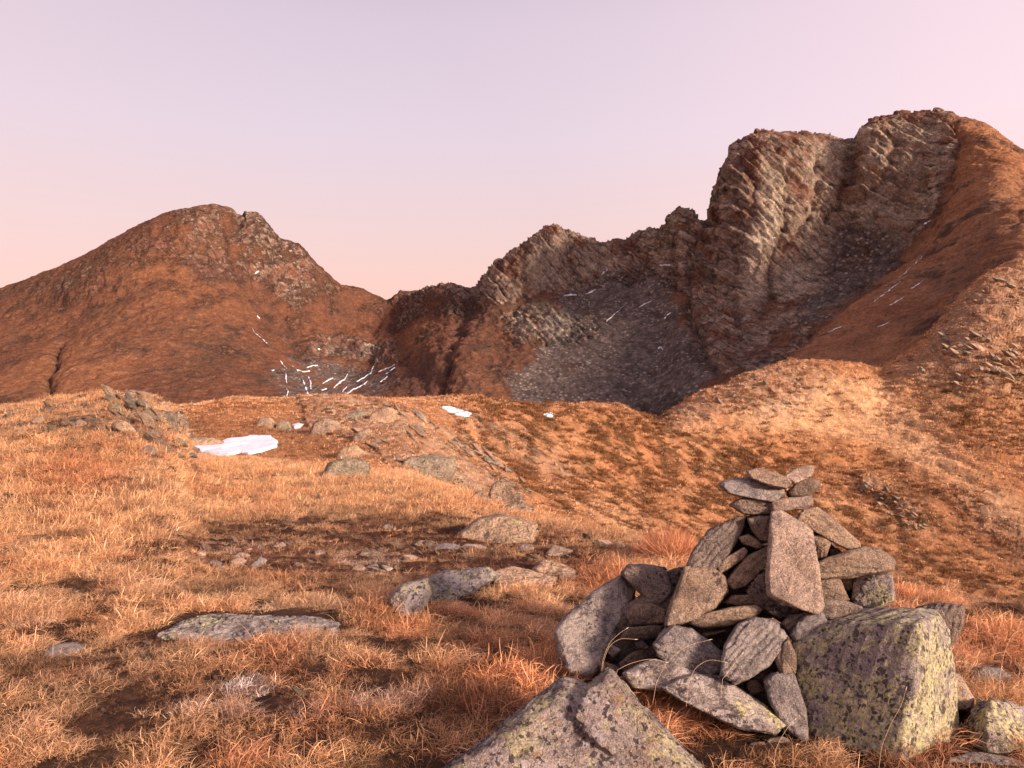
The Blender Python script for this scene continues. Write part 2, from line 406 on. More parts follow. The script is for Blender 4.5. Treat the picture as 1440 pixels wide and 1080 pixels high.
def to_pos(U, V, Y):
    return np.stack([(U - CU) / F * Y, Y, -(V - HV) / F * Y], -1)
POS = to_pos(GU, GV, GY)

def grid_normals(P):
    du = np.gradient(P, axis=1)
    dv = np.gradient(P, axis=0)
    n = np.cross(du, dv)
    n /= np.linalg.norm(n, axis=-1, keepdims=True) + 1e-12
    n[n[..., 2] < 0] *= -1
    return n
NRM = grid_normals(POS)
A = {k: np.zeros(GY.shape, np.float32) for k in ('rock', 'scree', 'pale', 'dark', 'heath', 'straw_or_lit', 'shrub')}

def blur(a, ru, rv):
    for ax, r in ((1, ru), (0, rv)) * 2:
        c = np.cumsum(np.pad(a, [(r + 1, r) if i == ax else (0, 0) for i in (0, 1)], mode='edge'), axis=ax, dtype=np.float64)
        n = a.shape[ax]
        a = (np.take(c, range(2 * r + 1, 2 * r + 1 + n), ax) - np.take(c, range(0, n), ax)) / (2 * r + 1)
    return a.astype(np.float32)
# ---- hilltop and ridge relief
S = slice(0, RS[7]); 
p = POS[S].reshape(-1, 3)
y = GY[S].ravel(); u = GU[S].ravel(); v = GV[S].ravel()
near = sstep(60, 25, y)
d = near * (0.055 * fbm(p / 0.55, 3) + 0.09 * fbm(p / np.array([2.2, 2.2, 2.2]), 2) * sstep(2, 9, y))
# tussocky hummocks
d += near * 0.035 * np.clip(ridged(p / 0.9 + 9, 2), 0, 1)
far = sstep(24, 48, y)
amp = np.clip(y / 120, 0.25, 1.6)
wob_u = u + 24 * fbm(p / (y[:, None] * 0.03 + 0.5), 3); wob_v = v + 10 * fbm(p / (y[:, None] * 0.03 + 0.5) + 40, 3)
rs0 = np.stack([p[:, 0] * 0.75 - p[:, 2] * 0.66, p[:, 1] * 0.7, p[:, 0] * 0.66 + p[:, 2] * 0.75], 1)
d += far * amp * (0.9 * fbm(p / 9, 4) + 0.5 * fbm(p / 2.2 + 5, 3) + sstep(600, 900, u) * .9 * ridged(rs0 / np.array([16, 10, 4.]) + 3, 3))
rockz = np.zeros_like(y)
def zone(poly, val=1.0): return inside(poly, wob_u, wob_v) * val
rp = [[(-40, 572), (60, 566), (150, 556), (200, 553), (265, 590), (268, 645), (225, 640), (150, 605), (60, 600), (-40, 610)],
      [(430, 560), (520, 560), (560, 575), (690, 640), (745, 700), (680, 712), (640, 690), (560, 655), (470, 610), (430, 600)],
      [(925, 605), (960, 575), (1070, 528), (1140, 513), (1180, 540), (1120, 600), (1040, 590), (960, 605)],
      [(1260, 525), (1310, 490), (1360, 420), (1440, 365), (1560, 340), (1560, 600), (1440, 560), (1370, 545), (1300, 550)],
      [(1205, 672), (1250, 690), (1300, 735), (1310, 752), (1270, 745), (1225, 705)],
      [(1340, 690), (1400, 720), (1470, 780), (1470, 800), (1400, 770), (1350, 720)],
      [(600, 580), (700, 590), (790, 640), (820, 690), (760, 680), (680, 620)]]
for poly, s in zip(rp, (0.6, 0.5, 0.42, 0.45, 0.7, 0.42, 0.3)):
    rockz = np.maximum(rockz, zone(poly, s))
rs = np.stack([p[:, 0] * 0.75 - p[:, 2] * 0.66, p[:, 1] * 0.7, p[:, 0] * 0.66 + p[:, 2] * 0.75], 1)
d += far * rockz * amp * 1.2 * ridged(rs / np.array([3.5, 3.5, 1.1]), 5) + far * amp * .25 * ridged(rs / np.array([2.5, 2.5, .8]) + 9, 3)
left_mound = (u < 275) & (y < 38)
d += np.where(left_mound, sstep(16, 24, y) * (0.22 * fbm(p / 2.5, 3) + rockz * 0.22 * ridged(rs / np.array([1.6, 1.6, 0.6]), 3)), 0)
d *= sstep(0.5, 2.0, y)
POS[S] += (d[:, None] * NRM[S].reshape(-1, 3)).reshape(POS[S].shape)
sh = zone([(640, 565), (760, 572), (900, 590), (960, 610), (1080, 640), (1180, 700), (1300, 800), (1200, 850), (900, 790), (760, 740), (700, 700), (640, 620)], 1.0)
sh = np.maximum(sh, zone([(1180, 700), (1300, 690), (1500, 760), (1500, 900), (1240, 860)], 0.6))
sh = np.maximum(sh, zone([(980, 570), (1130, 540), (1160, 600), (1060, 640)], 0.5))
sh = np.maximum(sh, zone([(1300, 560), (1460, 480), (1500, 640), (1360, 640)], 0.8))
sh = np.maximum(sh, zone([(1000, 620), (1120, 625), (1230, 650), (1340, 720), (1400, 850), (1180, 860), (1050, 700)], .45))
st = zone([(930, 600), (1010, 603), (1090, 570), (1150, 545), (1240, 530), (1262, 560), (1330, 640), (1450, 730), (1450, 756), (1330, 680), (1230, 628), (1120, 612), (1000, 614)], 1.0)
st = np.maximum(st, zone([(820, 700), (900, 720), (960, 770), (1050, 800), (1260, 800), (1300, 850), (1000, 850), (840, 760)], 0.6))
sh = sh * (1 - 0.9 * st)
he = np.zeros_like(y)
for cu, cv, ru, rv, s in [(390, 765, 190, 28, 1), (300, 772, 80, 22, 1), (560, 770, 160, 30, .9), (700, 778, 130, 24, .9), (560, 778, 350, 50, .95), (240, 990, 280, 70, .5), (560, 1010, 120, 50, .5), (480, 795, 120, 26, .8), (840, 765, 90, 10, .8), (350, 985, 130, 26, .7), (150, 1030, 130, 30, .5), (40, 950, 60, 22, .5),
                          (540, 990, 90, 20, .5), (600, 740, 90, 12, .7), (780, 800, 70, 16, .5), (1400, 860, 60, 10, .8), (120, 600, 90, 8, .7), (700, 760, 60, 12, .6)]:
    he = np.maximum(he, s * sstep(1.25, 0.7, np.hypot((wob_u - cu) / ru, (wob_v - cv) / rv)))
he = np.maximum(he, far * 0.75 * zone([(263, 595), (440, 590), (480, 640), (440, 655), (380, 650), (300, 640), (263, 628)]))
for k, val in (('rock', rockz), ('shrub', sh), ('straw_or_lit', st), ('heath', he)):
    A[k][S] = blur(val.reshape(A[k][S].shape).astype(np.float32), 12, 5)

# ---- mountains: beds, gullies, ribs
S = slice(RS[7], NR)
shp = POS[S].shape
p = POS[S].reshape(-1, 3); y = GY[S].ravel(); u = GU[S].ravel(); v = GV[S].ravel(); nm = NRM[S].reshape(-1, 3)
w1 = fbm(p / 60, 4); w2 = fbm(p / 60 + 70, 4)
wu = u + 22 * w1; wv = v + 16 * w2
def mz(poly, s=1.0): return inside(poly, wu, wv) * s
def mmax(k, *zs):
    a = np.zeros_like(u)
    for z in zs: a = np.maximum(a, z)
    A[k][S] = blur(a.reshape(shp[:2]), *((16, 10) if k == 'scree' else (8, 5)))
    return A[k][S].ravel()
rock = mmax('rock',
    mz([(985, 300), (1010, 245), (1030, 200), (1070, 170), (1190, 180), (1215, 165), (1260, 150), (1335, 145), (1338, 230), (1318, 290), (1285, 340), (1230, 390), (1170, 420), (1120, 480), (1060, 530), (1000, 520), (965, 450), (960, 380)]),
    mz([(840, 330), (925, 312), (960, 285), (1000, 300), (975, 420), (930, 385), (880, 400), (850, 370)]),
    mz([(660, 400), (720, 345), (775, 312), (840, 330), (875, 340), (870, 380), (820, 412), (760, 415), (720, 420), (680, 425)], .95),
    mz([(545, 410), (640, 390), (665, 400), (650, 450), (600, 440), (560, 470)], .55),
    mz([(240, 300), (300, 280), (350, 290), (390, 320), (450, 365), (470, 400), (420, 440), (370, 400), (330, 380), (290, 400), (250, 370)], .55),
    mz([(90, 400), (180, 345), (260, 300), (255, 330), (190, 380), (110, 412)], .45),
    mz([(425, 480), (480, 470), (560, 480), (565, 520), (520, 505), (470, 500), (430, 505)], .8),
    mz([(700, 440), (760, 430), (830, 440), (850, 470), (790, 480), (720, 490)], .6),
    mz([(880, 540), (960, 560), (940, 600), (880, 590)], .4), mz([(1300, 430), (1380, 330), (1440, 300), (1440, 370), (1350, 420), (1270, 500), (1230, 510)], .42),
    mz([(1210, 380), (1250, 360), (1280, 370), (1240, 400), (1200, 420)], .7), np.full_like(u, .18), mz([(0, 395), (160, 320), (300, 285), (400, 330), (480, 400), (545, 420), (520, 480), (400, 470), (300, 440), (150, 420), (40, 450)], .34))
scree = mmax('scree',
    mz([(1182, 285), (1215, 315), (1290, 345), (1250, 385), (1190, 420), (1150, 455), (1120, 450), (1150, 400), (1165, 340)], .95),
    mz([(790, 410), (870, 380), (935, 375), (965, 450), (1005, 525), (960, 570), (900, 600), (720, 600), (715, 540), (770, 470)], .95),
    mz([(385, 505), (430, 500), (560, 508), (570, 525), (530, 570), (380, 570)], .6))
pale = mmax('pale',
    mz([(1072, 225), (1105, 240), (1112, 285), (1090, 345), (1062, 385), (1060, 345), (1078, 290)], .8),
    mz([(1130, 190), (1190, 196), (1186, 240), (1165, 290), (1140, 330), (1125, 330), (1150, 270)], .55),
    mz([(1040, 370), (1062, 390), (1065, 450), (1045, 440)], .6), mz([(1118, 340), (1150, 330), (1150, 380), (1110, 420), (1090, 400)], .5),
    mz([(745, 340), (780, 330), (790, 400), (750, 405), (735, 380)], .4), mz([(825, 345), (862, 345), (848, 385), (820, 405)], .5),
    mz([(1225, 175), (1330, 165), (1330, 250), (1290, 330), (1240, 330), (1190, 290), (1205, 220)], .35), mz([(720, 430), (840, 440), (800, 475), (730, 480)], .4))
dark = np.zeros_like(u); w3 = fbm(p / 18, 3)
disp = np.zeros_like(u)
for line, w, dep, gully_shade in [
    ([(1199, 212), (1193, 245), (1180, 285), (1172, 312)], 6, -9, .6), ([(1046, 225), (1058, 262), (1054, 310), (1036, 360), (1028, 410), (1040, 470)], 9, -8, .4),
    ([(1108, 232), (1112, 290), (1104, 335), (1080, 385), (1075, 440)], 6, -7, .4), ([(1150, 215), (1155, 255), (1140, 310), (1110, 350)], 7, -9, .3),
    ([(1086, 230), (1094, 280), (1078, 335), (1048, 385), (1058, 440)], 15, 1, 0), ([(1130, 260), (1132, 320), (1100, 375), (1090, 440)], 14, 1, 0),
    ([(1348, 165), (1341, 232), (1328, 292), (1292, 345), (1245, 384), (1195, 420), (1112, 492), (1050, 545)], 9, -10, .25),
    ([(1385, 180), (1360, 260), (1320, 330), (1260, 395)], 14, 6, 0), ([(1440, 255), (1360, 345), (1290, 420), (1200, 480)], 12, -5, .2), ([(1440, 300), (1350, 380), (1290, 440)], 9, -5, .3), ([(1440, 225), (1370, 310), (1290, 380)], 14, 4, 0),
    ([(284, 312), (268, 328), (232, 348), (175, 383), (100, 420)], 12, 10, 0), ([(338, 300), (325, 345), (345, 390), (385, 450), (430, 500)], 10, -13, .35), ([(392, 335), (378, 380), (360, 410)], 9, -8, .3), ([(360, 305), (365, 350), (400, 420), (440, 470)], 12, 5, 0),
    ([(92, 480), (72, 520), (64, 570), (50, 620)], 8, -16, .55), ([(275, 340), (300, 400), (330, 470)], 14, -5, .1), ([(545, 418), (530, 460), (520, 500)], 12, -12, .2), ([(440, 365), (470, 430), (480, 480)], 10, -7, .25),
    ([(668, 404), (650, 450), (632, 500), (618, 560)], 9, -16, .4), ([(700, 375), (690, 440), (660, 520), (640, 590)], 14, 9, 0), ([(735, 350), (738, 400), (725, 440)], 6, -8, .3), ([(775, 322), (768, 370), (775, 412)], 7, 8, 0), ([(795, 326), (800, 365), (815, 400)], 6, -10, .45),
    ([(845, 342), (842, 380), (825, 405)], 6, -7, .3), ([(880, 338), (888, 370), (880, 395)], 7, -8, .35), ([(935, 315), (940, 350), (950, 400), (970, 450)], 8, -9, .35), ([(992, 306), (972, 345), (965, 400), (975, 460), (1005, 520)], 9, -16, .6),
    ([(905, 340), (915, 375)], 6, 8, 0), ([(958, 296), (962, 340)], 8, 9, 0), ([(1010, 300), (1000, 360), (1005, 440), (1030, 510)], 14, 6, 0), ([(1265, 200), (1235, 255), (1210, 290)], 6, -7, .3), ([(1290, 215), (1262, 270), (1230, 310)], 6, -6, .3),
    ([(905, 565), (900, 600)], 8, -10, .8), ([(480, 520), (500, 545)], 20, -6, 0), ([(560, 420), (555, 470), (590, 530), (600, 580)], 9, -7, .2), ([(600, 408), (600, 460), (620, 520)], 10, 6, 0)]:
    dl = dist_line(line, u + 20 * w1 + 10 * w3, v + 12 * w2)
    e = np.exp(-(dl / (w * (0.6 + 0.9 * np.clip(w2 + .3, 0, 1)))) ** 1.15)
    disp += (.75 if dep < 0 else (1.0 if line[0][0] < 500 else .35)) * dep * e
    if gully_shade: dark = np.maximum(dark, gully_shade * np.exp(-(dl / (w * 0.75)) ** 2))  # shade of the gullies painted into the rock colour along the carved lines
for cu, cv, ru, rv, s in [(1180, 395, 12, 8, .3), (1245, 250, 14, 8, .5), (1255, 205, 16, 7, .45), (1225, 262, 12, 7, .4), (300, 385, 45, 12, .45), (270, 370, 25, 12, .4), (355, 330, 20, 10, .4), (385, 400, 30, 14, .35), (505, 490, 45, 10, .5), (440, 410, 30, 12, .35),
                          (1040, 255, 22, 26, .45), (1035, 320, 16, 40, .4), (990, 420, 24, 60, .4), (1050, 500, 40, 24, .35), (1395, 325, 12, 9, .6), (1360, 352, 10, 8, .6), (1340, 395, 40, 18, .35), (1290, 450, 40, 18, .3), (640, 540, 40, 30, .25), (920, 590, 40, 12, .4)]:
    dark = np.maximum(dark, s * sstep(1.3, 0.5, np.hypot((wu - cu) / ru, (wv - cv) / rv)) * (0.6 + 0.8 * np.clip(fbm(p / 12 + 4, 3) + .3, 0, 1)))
A['straw_or_lit'][S] = blur(np.maximum(mz([(1345, 150), (1440, 190), (1600, 260), (1600, 420), (1440, 400), (1240, 530), (1100, 520), (1050, 545), (1200, 425), (1295, 345), (1340, 240)], .75), mz([(300, 330), (330, 420), (300, 520), (120, 540), (60, 480), (180, 390)], .12)).reshape(shp[:2]), 8, 5)  # paler colour on the right slope stands in for sun that only grazes it
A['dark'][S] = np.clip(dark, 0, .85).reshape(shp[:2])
c, s_ = math.cos(math.radians(52)), math.sin(math.radians(52))
b = np.stack([(p[:, 0] * c - p[:, 2] * s_) / 55, p[:, 1] / 60, (p[:, 0] * s_ + p[:, 2] * c) / 9.5], 1)
crest = sstep(1.0, 0.0, np.abs((_T[S][:, None] * np.ones(shp[1])).ravel() - 11) / 0.25)
rr = np.maximum(rock, 0.0)
leftm = sstep(600, 480, u)
b2 = b * np.array([2.2, 2.2, 2.6]) + 7
def ctr(a): return a - a.mean()
# tilted plates of rock: each bed stands out at its upper edge and steps back below
ph = b[:, 2] * .62 + .9 * fbm(p / 80 + 21, 3) + .10 * w3
fr = ph - np.floor(ph)
sl1 = 9.5 * (np.where(fr < .8, fr / .8, (1 - fr) / .2) - .5) * np.clip(.75 + 1.3 * fbm(p / 40 + 60, 2), .2, 1.4)
ph = b[:, 2] * 1.9 + .9 * fbm(p / 40 + 51, 3)
fr = ph - np.floor(ph)
sl2 = 3.6 * (np.where(fr < .75, fr / .75, (1 - fr) / .25) - .5) * np.clip(.5 + 1.5 * fbm(p / 22 + 80, 2), 0, 1.2)
disp += rr * (1 - .55 * leftm) * (1 - .75 * crest) * (sl1 + sl2 + 3 * ctr(ridged(b, 4)) + 3.5 * ctr(ridged(b2, 3)) + 2.2 * ctr(ridged(p / 22, 5)) + 7 * ctr(np.round(3 * fbm(b * np.array([.6, .6, .25]) + 3, 2)) / 3) + 2.5 * fbm(p / 5, 3))
disp += (1 - rr) * (1 - scree) * (3.6 * fbm(p / np.array([20, 45, 80]), 5) + 3.2 * ctr(ridged(p / 16, 4)) + 5 * ctr(ridged(np.stack([(p[:, 0] + .35 * p[:, 2]) / 38, p[:, 1] / 120, p[:, 2] / 190], 1) + .4 * w1[:, None], 3)))
disp += 6 * fbm(p / 110, 3)
disp += crest * rr * (1 - .95 * leftm) * 7 * ctr(np.round(2.2 * fbm(p / 15 + 33, 3)) / 2.2)
disp += crest * (1 - .6 * leftm) * (2.2 - 1.2 * sstep(980, 1010, u)) * ctr(ridged(p / 9, 3))
edge = sstep(0, 0.25, (_T[S][:, None] * np.ones(shp[1])).ravel() - 7)
scale = np.clip(y / 1000, 0.25, 1.0)
q = p + nm * (disp * edge * scale)[:, None]
POS[S] = q.reshape(shp)
del p, y, u, v, nm, w1, w2, wu, wv, disp, q, b
NRM = grid_normals(POS)
PV = HV - POS[..., 2] / POS[..., 1] * F
PU = CU + POS[..., 0] / POS[..., 1] * F

def surf(u, v, k0=0, k1=12):
    """first point of the ground seen at photo pixel (u, v) between guide stretches k0 and k1; returns point, normal"""
    c = int(np.clip(np.searchsorted(UCOL, u), 1, NC - 1))
    fc = (u - UCOL[c - 1]) / (UCOL[c] - UCOL[c - 1])
    r0, r1 = RS[k0], RS[k1]
    vv = PV[r0:r1 + 1, c]
    hit = np.nonzero(vv <= v)[0]
    i = int(hit[0]) if len(hit) else int(np.argmin(vv))
    i = max(i, 1)
    a, b_ = vv[i - 1], vv[i]
    f = float(np.clip((a - v) / (a - b_ + 1e-9), 0, 1))
    i += r0
    P = (POS[i - 1, c] * (1 - f) + POS[i, c] * f) * fc + (POS[i - 1, c - 1] * (1 - f) + POS[i, c - 1] * f) * (1 - fc)
    return P, NRM[i, c]

def sheet(name, r0, r1, mat, attrs):
    n = r1 - r0 + 1
    idx = np.arange(n * NC).reshape(n, NC)
    q = np.stack([idx[:-1, :-1], idx[:-1, 1:], idx[1:, 1:], idx[1:, :-1]], -1).reshape(-1, 4)
    me = fast_mesh(name, POS[r0:r1 + 1].reshape(-1, 3), q)
    smooth(me)
    for k in attrs: attr(me, k, A[k][r0:r1 + 1].ravel())
    return tag(link(name, me, mat), kind='structure')
M_GROUND, M_RIDGE, M_MTN = ground_mat(), ridge_mat(), mountain_mat()
sheet('hilltop_ground', 0, RS[4], M_GROUND, ('heath', 'rock'))
sheet('ridge', RS[4], RS[7], M_RIDGE, ('rock', 'straw_or_lit', 'shrub', 'heath'))
sheet('mountains', RS[7], NR - 1, M_MTN, ('rock', 'scree', 'pale', 'dark', 'straw_or_lit'))
# the hillside goes on behind the photographer and out to both sides, below the sheets above
xs = np.concatenate([np.linspace(-2600, -60, 20), np.linspace(-40, 40, 17), np.linspace(60, 2600, 20)])
ys = np.concatenate([np.linspace(-1500, -60, 14), np.linspace(-40, 1.2, 14), [4, 20, 100, 400, 1000, 2800]])
X, Yg = np.meshgrid(xs, ys)
R = np.hypot(X, np.minimum(Yg, 0)) 
Z = -1.72 - 0.05 * np.maximum(R - 3, 0) - 0.16 * np.maximum(R - 30, 0) * (R < 800) - (R >= 800) * 123 - 0.55 * np.maximum(Yg - 1.1, 0) ** 0.9
idx = np.arange(X.size).reshape(X.shape)
me = fast_mesh('hillside', np.stack([X, Yg, Z], -1).reshape(-1, 3), np.stack([idx[:-1, :-1], idx[:-1, 1:], idx[1:, 1:], idx[1:, :-1]], -1).reshape(-1, 4))
for k in ('heath', 'rock'): attr(me, k, np.zeros(X.size))
tag(link('hillside', me, M_GROUND), kind='structure')
# ------------------------------------------------------------------ stones
FOOT = []        # ground plans of the stones, so that no grass grows inside them

def hull2d(pts):
    pts = sorted(map(tuple, pts))
    def half(ps):
        h = []
        for q in ps:
            while len(h) > 1 and (h[-1][0] - h[-2][0]) * (q[1] - h[-2][1]) - (h[-1][1] - h[-2][1]) * (q[0] - h[-2][0]) <= 0: h.pop()
            h.append(q)
        return h[:-1]
    return np.array(half(pts) + half(pts[::-1]))

def stone_mesh(clouds, voxel, rough, seed, strata=None, chip=1.0, cuts=2):
    """clouds: point sets, each wrapped in its own convex hull; the hulls are fused, then weathered"""
    bm = bmesh.new()
    for pts in clouds:
        vs = [bm.verts.new(q) for q in pts]
        bmesh.ops.convex_hull(bm, input=vs)
    bmesh.ops.delete(bm, geom=[x for x in bm.verts if not x.link_faces], context='VERTS')
    tmp = bpy.data.meshes.new('tmp'); bm.to_mesh(tmp); bm.free()
    ob = bpy.data.objects.new('tmp', tmp); COL.objects.link(ob)
    md = ob.modifiers.new('r', 'REMESH'); md.mode = 'VOXEL'; md.voxel_size = voxel
    dg = bpy.context.evaluated_depsgraph_get(); dg.update()
    me = bpy.data.meshes.new_from_object(ob.evaluated_get(dg))
    bpy.data.objects.remove(ob); bpy.data.meshes.remove(tmp)
    n = len(me.vertices)
    co = np.empty(n * 3, np.float32); me.vertices.foreach_get('co', co); co = co.reshape(-1, 3)
    no = np.empty(n * 3, np.float32); me.vertices.foreach_get('normal', no); no = no.reshape(-1, 3)
    c = co.mean(0); size = np.linalg.norm(co - c, axis=1).max()
    w, vec = np.linalg.eigh(np.cov((co - c).T))
    ax = vec[:, 0] if strata is None else np.array(strata, float) / np.linalg.norm(strata)
    k = (co @ ax)
    L = size
    off = seed * 13.7
    # chipped facets: plateaus of coarse noise, layered steps along the bedding, fine grain
    a = fbm(co / (0.42 * L) + off, 3)
    lay = np.stack([co[:, 0], co[:, 1], co[:, 2]], 1) / (0.55 * L) + np.outer(k / (0.07 * L), ax) + off
    b = fbm(lay, 3)
    edge = 1 - np.abs(no @ ax)
    step = np.round(a * 5) / 5 - a
    f = ridged(co / (0.16 * L) + off + 3, 4)
    big = ridged(co / (0.8 * L) + off + 50, 2)
    d = L * rough * (0.55 * a + 0.8 * step * chip + 0.6 * b * (0.25 + edge) - 0.2 * (f - .25) + 0.14 * fbm(co / (0.05 * L) + off, 3) + .35 * (big - .3))
    d += L * .042 * edge * ((k / (.11 * L) + .8 * fbm(co / (.5 * L) + off + 9, 2)) % 1.0 - .5) * chip
    co = co + no * d[:, None]
    # broken faces: planes that slice off what stands out
    rg = np.random.default_rng(seed + 900)
    for _ in range(cuts):
        pn = rg.normal(size=3) + ax * rg.normal() * .3; pn /= np.linalg.norm(pn)
        hh = (co - c) @ pn; top = hh.max()
        lim = top - rg.uniform(.02, .07) * L
        over = np.maximum(hh - lim, 0)
        co = co - np.outer(over * .92, pn)
    for _ in range(7):                       # small chips knocked off the edges
        i0 = rg.integers(n); pn = (co[i0] - c) / (np.linalg.norm(co[i0] - c) + 1e-9) + no[i0] * .6 + rg.normal(size=3) * .35; pn /= np.linalg.norm(pn)
        hh = (co - c) @ pn
        over = np.maximum(hh - (hh.max() - rg.uniform(.008, .022) * L), 0)
        co = co - np.outer(over * .95, pn)
    co = co + no * (L * rough * .10 * fbm(co / (.045 * L) + off + 70, 2))[:, None]
    org = np.array([c[0], c[1], co[:, 2].min()], np.float32)
    me.vertices.foreach_set('co', (co - org).ravel())
    me.update(); smooth(me)
    return me, org, co

def front_cloud(poly, d, th, gu=0, gv=0, layers=((0.965, 0.0), (1.03, 0.10), (1.04, 0.88), (0.92, 1.0)), seed=0):
    poly = np.array(poly, float); c = poly.mean(0); r = np.random.default_rng(seed + 100)
    out = []
    for s, z in layers:
        for q in poly:
            j = s if s >= 1.0 else s * (1 + r.uniform(-.09, .04))
            uv = c + (q - c) * j
            dep = d + gu * (uv[0] - c[0]) / 100 + gv * (uv[1] - c[1]) / 100 + th * (z + r.uniform(-.07, .07))
            # keep the outline where the photograph has it: only the rim layers carry it
            out.append(P3(uv[0], uv[1], dep))
    return np.array(out)

def ground_z(co):
    uu = CU + co[:, 0] / co[:, 1] * F
    c = np.clip(np.searchsorted(UCOL, uu), 0, NC - 1)
    z = np.empty(len(co))
    for k in np.unique(c):
        m = c == k
        z[m] = np.interp(co[m, 1], POS[:RS[7], k, 1], POS[:RS[7], k, 2])
    return z
NST = [0]
def stone(label, polys, d, th, mat, gu=0, gv=0, rough=.030, voxel=None, cat='stone', group='stones piled into the cairn', name='cairn_stone', strata=None, layers=None, chip=1.0, clouds=None, cuts=2):
    NST[0] += 1
    if clouds is None:
        if not isinstance(polys[0][0], (tuple, list)): polys = [polys]
        clouds = [front_cloud(q, d, th, gu, gv, seed=NST[0] * 10 + i, **({'layers': layers} if layers else {})) for i, q in enumerate(polys)]
    if voxel is None: voxel = 0.0017 * d
    me, org, co = stone_mesh(clouds, voxel, rough, NST[0], strata, chip, cuts)
    o = link(name, me, mat); o.location = org
    tag(o, label, cat, group)
    lo = co[co[:, 2] < ground_z(co) + 0.04]
    if len(lo) > 8: FOOT.append(hull2d(lo[:, :2]))
    return o

def C(*pts):            # tracing scale of the enlarged view of the cairn
    return [(760 + x / 2.1176, 620 + y_ / 2.1176) for x, y_ in pts]

# --- the top of the cairn
stone('small slab tilted up to the right, topmost right stone of the cairn', C((725, 105), (765, 80), (805, 73), (814, 82), (806, 106), (755, 128), (737, 124)), 4.74, .20, M_PALE, gv=-.5, strata=(.35, .2, 1))
stone('topmost left slab of the cairn, sloping down to the right', C((614, 90), (650, 81), (700, 95), (742, 113), (746, 130), (728, 143), (680, 133), (625, 110)), 4.70, .24, M_ROCK, gv=-.5, strata=(-.3, .1, 1))
stone('wide pointed slab jutting out to the left just under the top stones', C((532, 128), (548, 119), (640, 106), (690, 130), (726, 146), (722, 164), (690, 181), (640, 174), (560, 156)), 4.72, .30, M_GREY, gv=-.4, strata=(-.2, .1, 1))
stone('blocky stone right under the tilted topmost slab', C((733, 152), (760, 128), (795, 111), (828, 117), (833, 136), (800, 164), (740, 167)), 4.74, .24, M_ROCK, gu=-.1)
stone('dark layered slab with a ragged left tip, third layer from the top', C((563, 191), (580, 180), (608, 170), (690, 178), (694, 216), (640, 221), (605, 214)), 4.70, .30, M_DARK, strata=(-.1, .1, 1), rough=.09)
stone('pale flat slab beside the ragged dark slab, below the top stones', C((684, 178), (740, 170), (806, 164), (809, 186), (790, 201), (700, 213), (684, 208)), 4.66, .34, M_PALE, strata=(.05, .1, 1))
stone('long bar leaning down to the right from the neck of the cairn', C((768, 236), (783, 207), (826, 198), (880, 240), (948, 300), (952, 324), (938, 337), (880, 306), (820, 264)), 4.60, .20, M_ROCK, gu=.12, strata=(.6, .1, .7))
stone('tall pinkish slab leaning upright on the front of the cairn, largest of its face', C((690, 216), (713, 209), (768, 238), (806, 266), (826, 380), (840, 488), (826, 512), (750, 490), (680, 461), (674, 400), (690, 320)), 4.42, .13, M_PALE, gv=-.20, gu=-.05, rough=.022, layers=((0.96, 0.0), (1.03, 0.2), (1.03, 0.85), (0.9, 1.0)))
stone('rounded block wedged left of the top end of the tall pinkish slab', C((616, 232), (650, 224), (692, 224), (692, 300), (660, 301), (632, 272)), 4.66, .30, M_DARK)
stone('thin wedge stone under the rounded block near the neck of the cairn', C((590, 287), (620, 277), (655, 300), (661, 314), (652, 322), (602, 307)), 4.66, .25, M_ROCK)
stone('long dark slab running diagonally up the left flank to the neck', C((430, 392), (452, 335), (500, 268), (560, 240), (612, 224), (600, 262), (582, 302), (545, 362), (515, 392), (470, 395)), 4.66, .26, M_DARK, gv=-.15, rough=.06)
stone('large brown slab leaning on the left flank below the long dark slab', C((374, 552), (384, 500), (432, 378), (505, 370), (548, 408), (556, 446), (522, 490), (470, 532), (410, 543)), 4.52, .18, M_ROCK, gv=-.18, rough=.05)
stone('short slab pointing up to the right in the middle of the cairn', C((523, 377), (547, 350), (606, 317), (616, 331), (604, 351), (560, 383), (532, 397)), 4.60, .22, M_ROCK, strata=(.5, .2, -.8))
stone('diagonal slab tucked behind the left edge of the tall pinkish slab', C((551, 422), (575, 385), (612, 345), (688, 308), (684, 362), (640, 405), (610, 432), (575, 442)), 4.62, .24, M_ROCK, gv=-.1)
stone('grey wedge-shaped block standing on the upper end of the left outer slab', C((242, 396), (264, 369), (320, 370), (372, 378), (392, 450), (362, 486), (338, 482), (290, 448)), 4.86, .30, M_DARK, gv=-.2)
stone('small dark stone between the grey wedge block and the large brown slab', C((372, 392), (400, 380), (432, 376), (420, 425), (396, 458), (380, 440)), 4.98, .26, M_DARK)
stone('bluish slab with white lichen leaning at the far left of the cairn', C((48, 570), (62, 545), (100, 505), (160, 455), (236, 404), (277, 440), (272, 470), (240, 530), (205, 575), (180, 660), (150, 700), (90, 690), (60, 640)), 4.82, .26, M_GREY, gv=-.28, gu=.06, rough=.045)
stone('rounded stone lying under the grey wedge-shaped block', C((260, 520), (280, 486), (330, 484), (376, 505), (377, 540), (322, 551), (270, 546)), 4.72, .30, M_ROCK)
stone('flat dark slab under the rounded stone on the left side', C((238, 590), (258, 556), (320, 549), (372, 550), (362, 578), (300, 598)), 4.70, .32, M_DARK, strata=(0, .1, 1))
stone('lowest dark slab between the far left slab and the pointed stone', C((232, 664), (270, 630), (335, 610), (352, 640), (300, 680), (250, 690)), 4.70, .34, M_DARK, strata=(.3, .1, 1))
stone('leaf-shaped flat stone lying across the middle of the cairn', C((438, 541), (500, 512), (560, 498), (640, 489), (657, 504), (640, 521), (560, 552), (480, 557)), 4.46, .24, M_ROCK, strata=(.1, .1, 1))
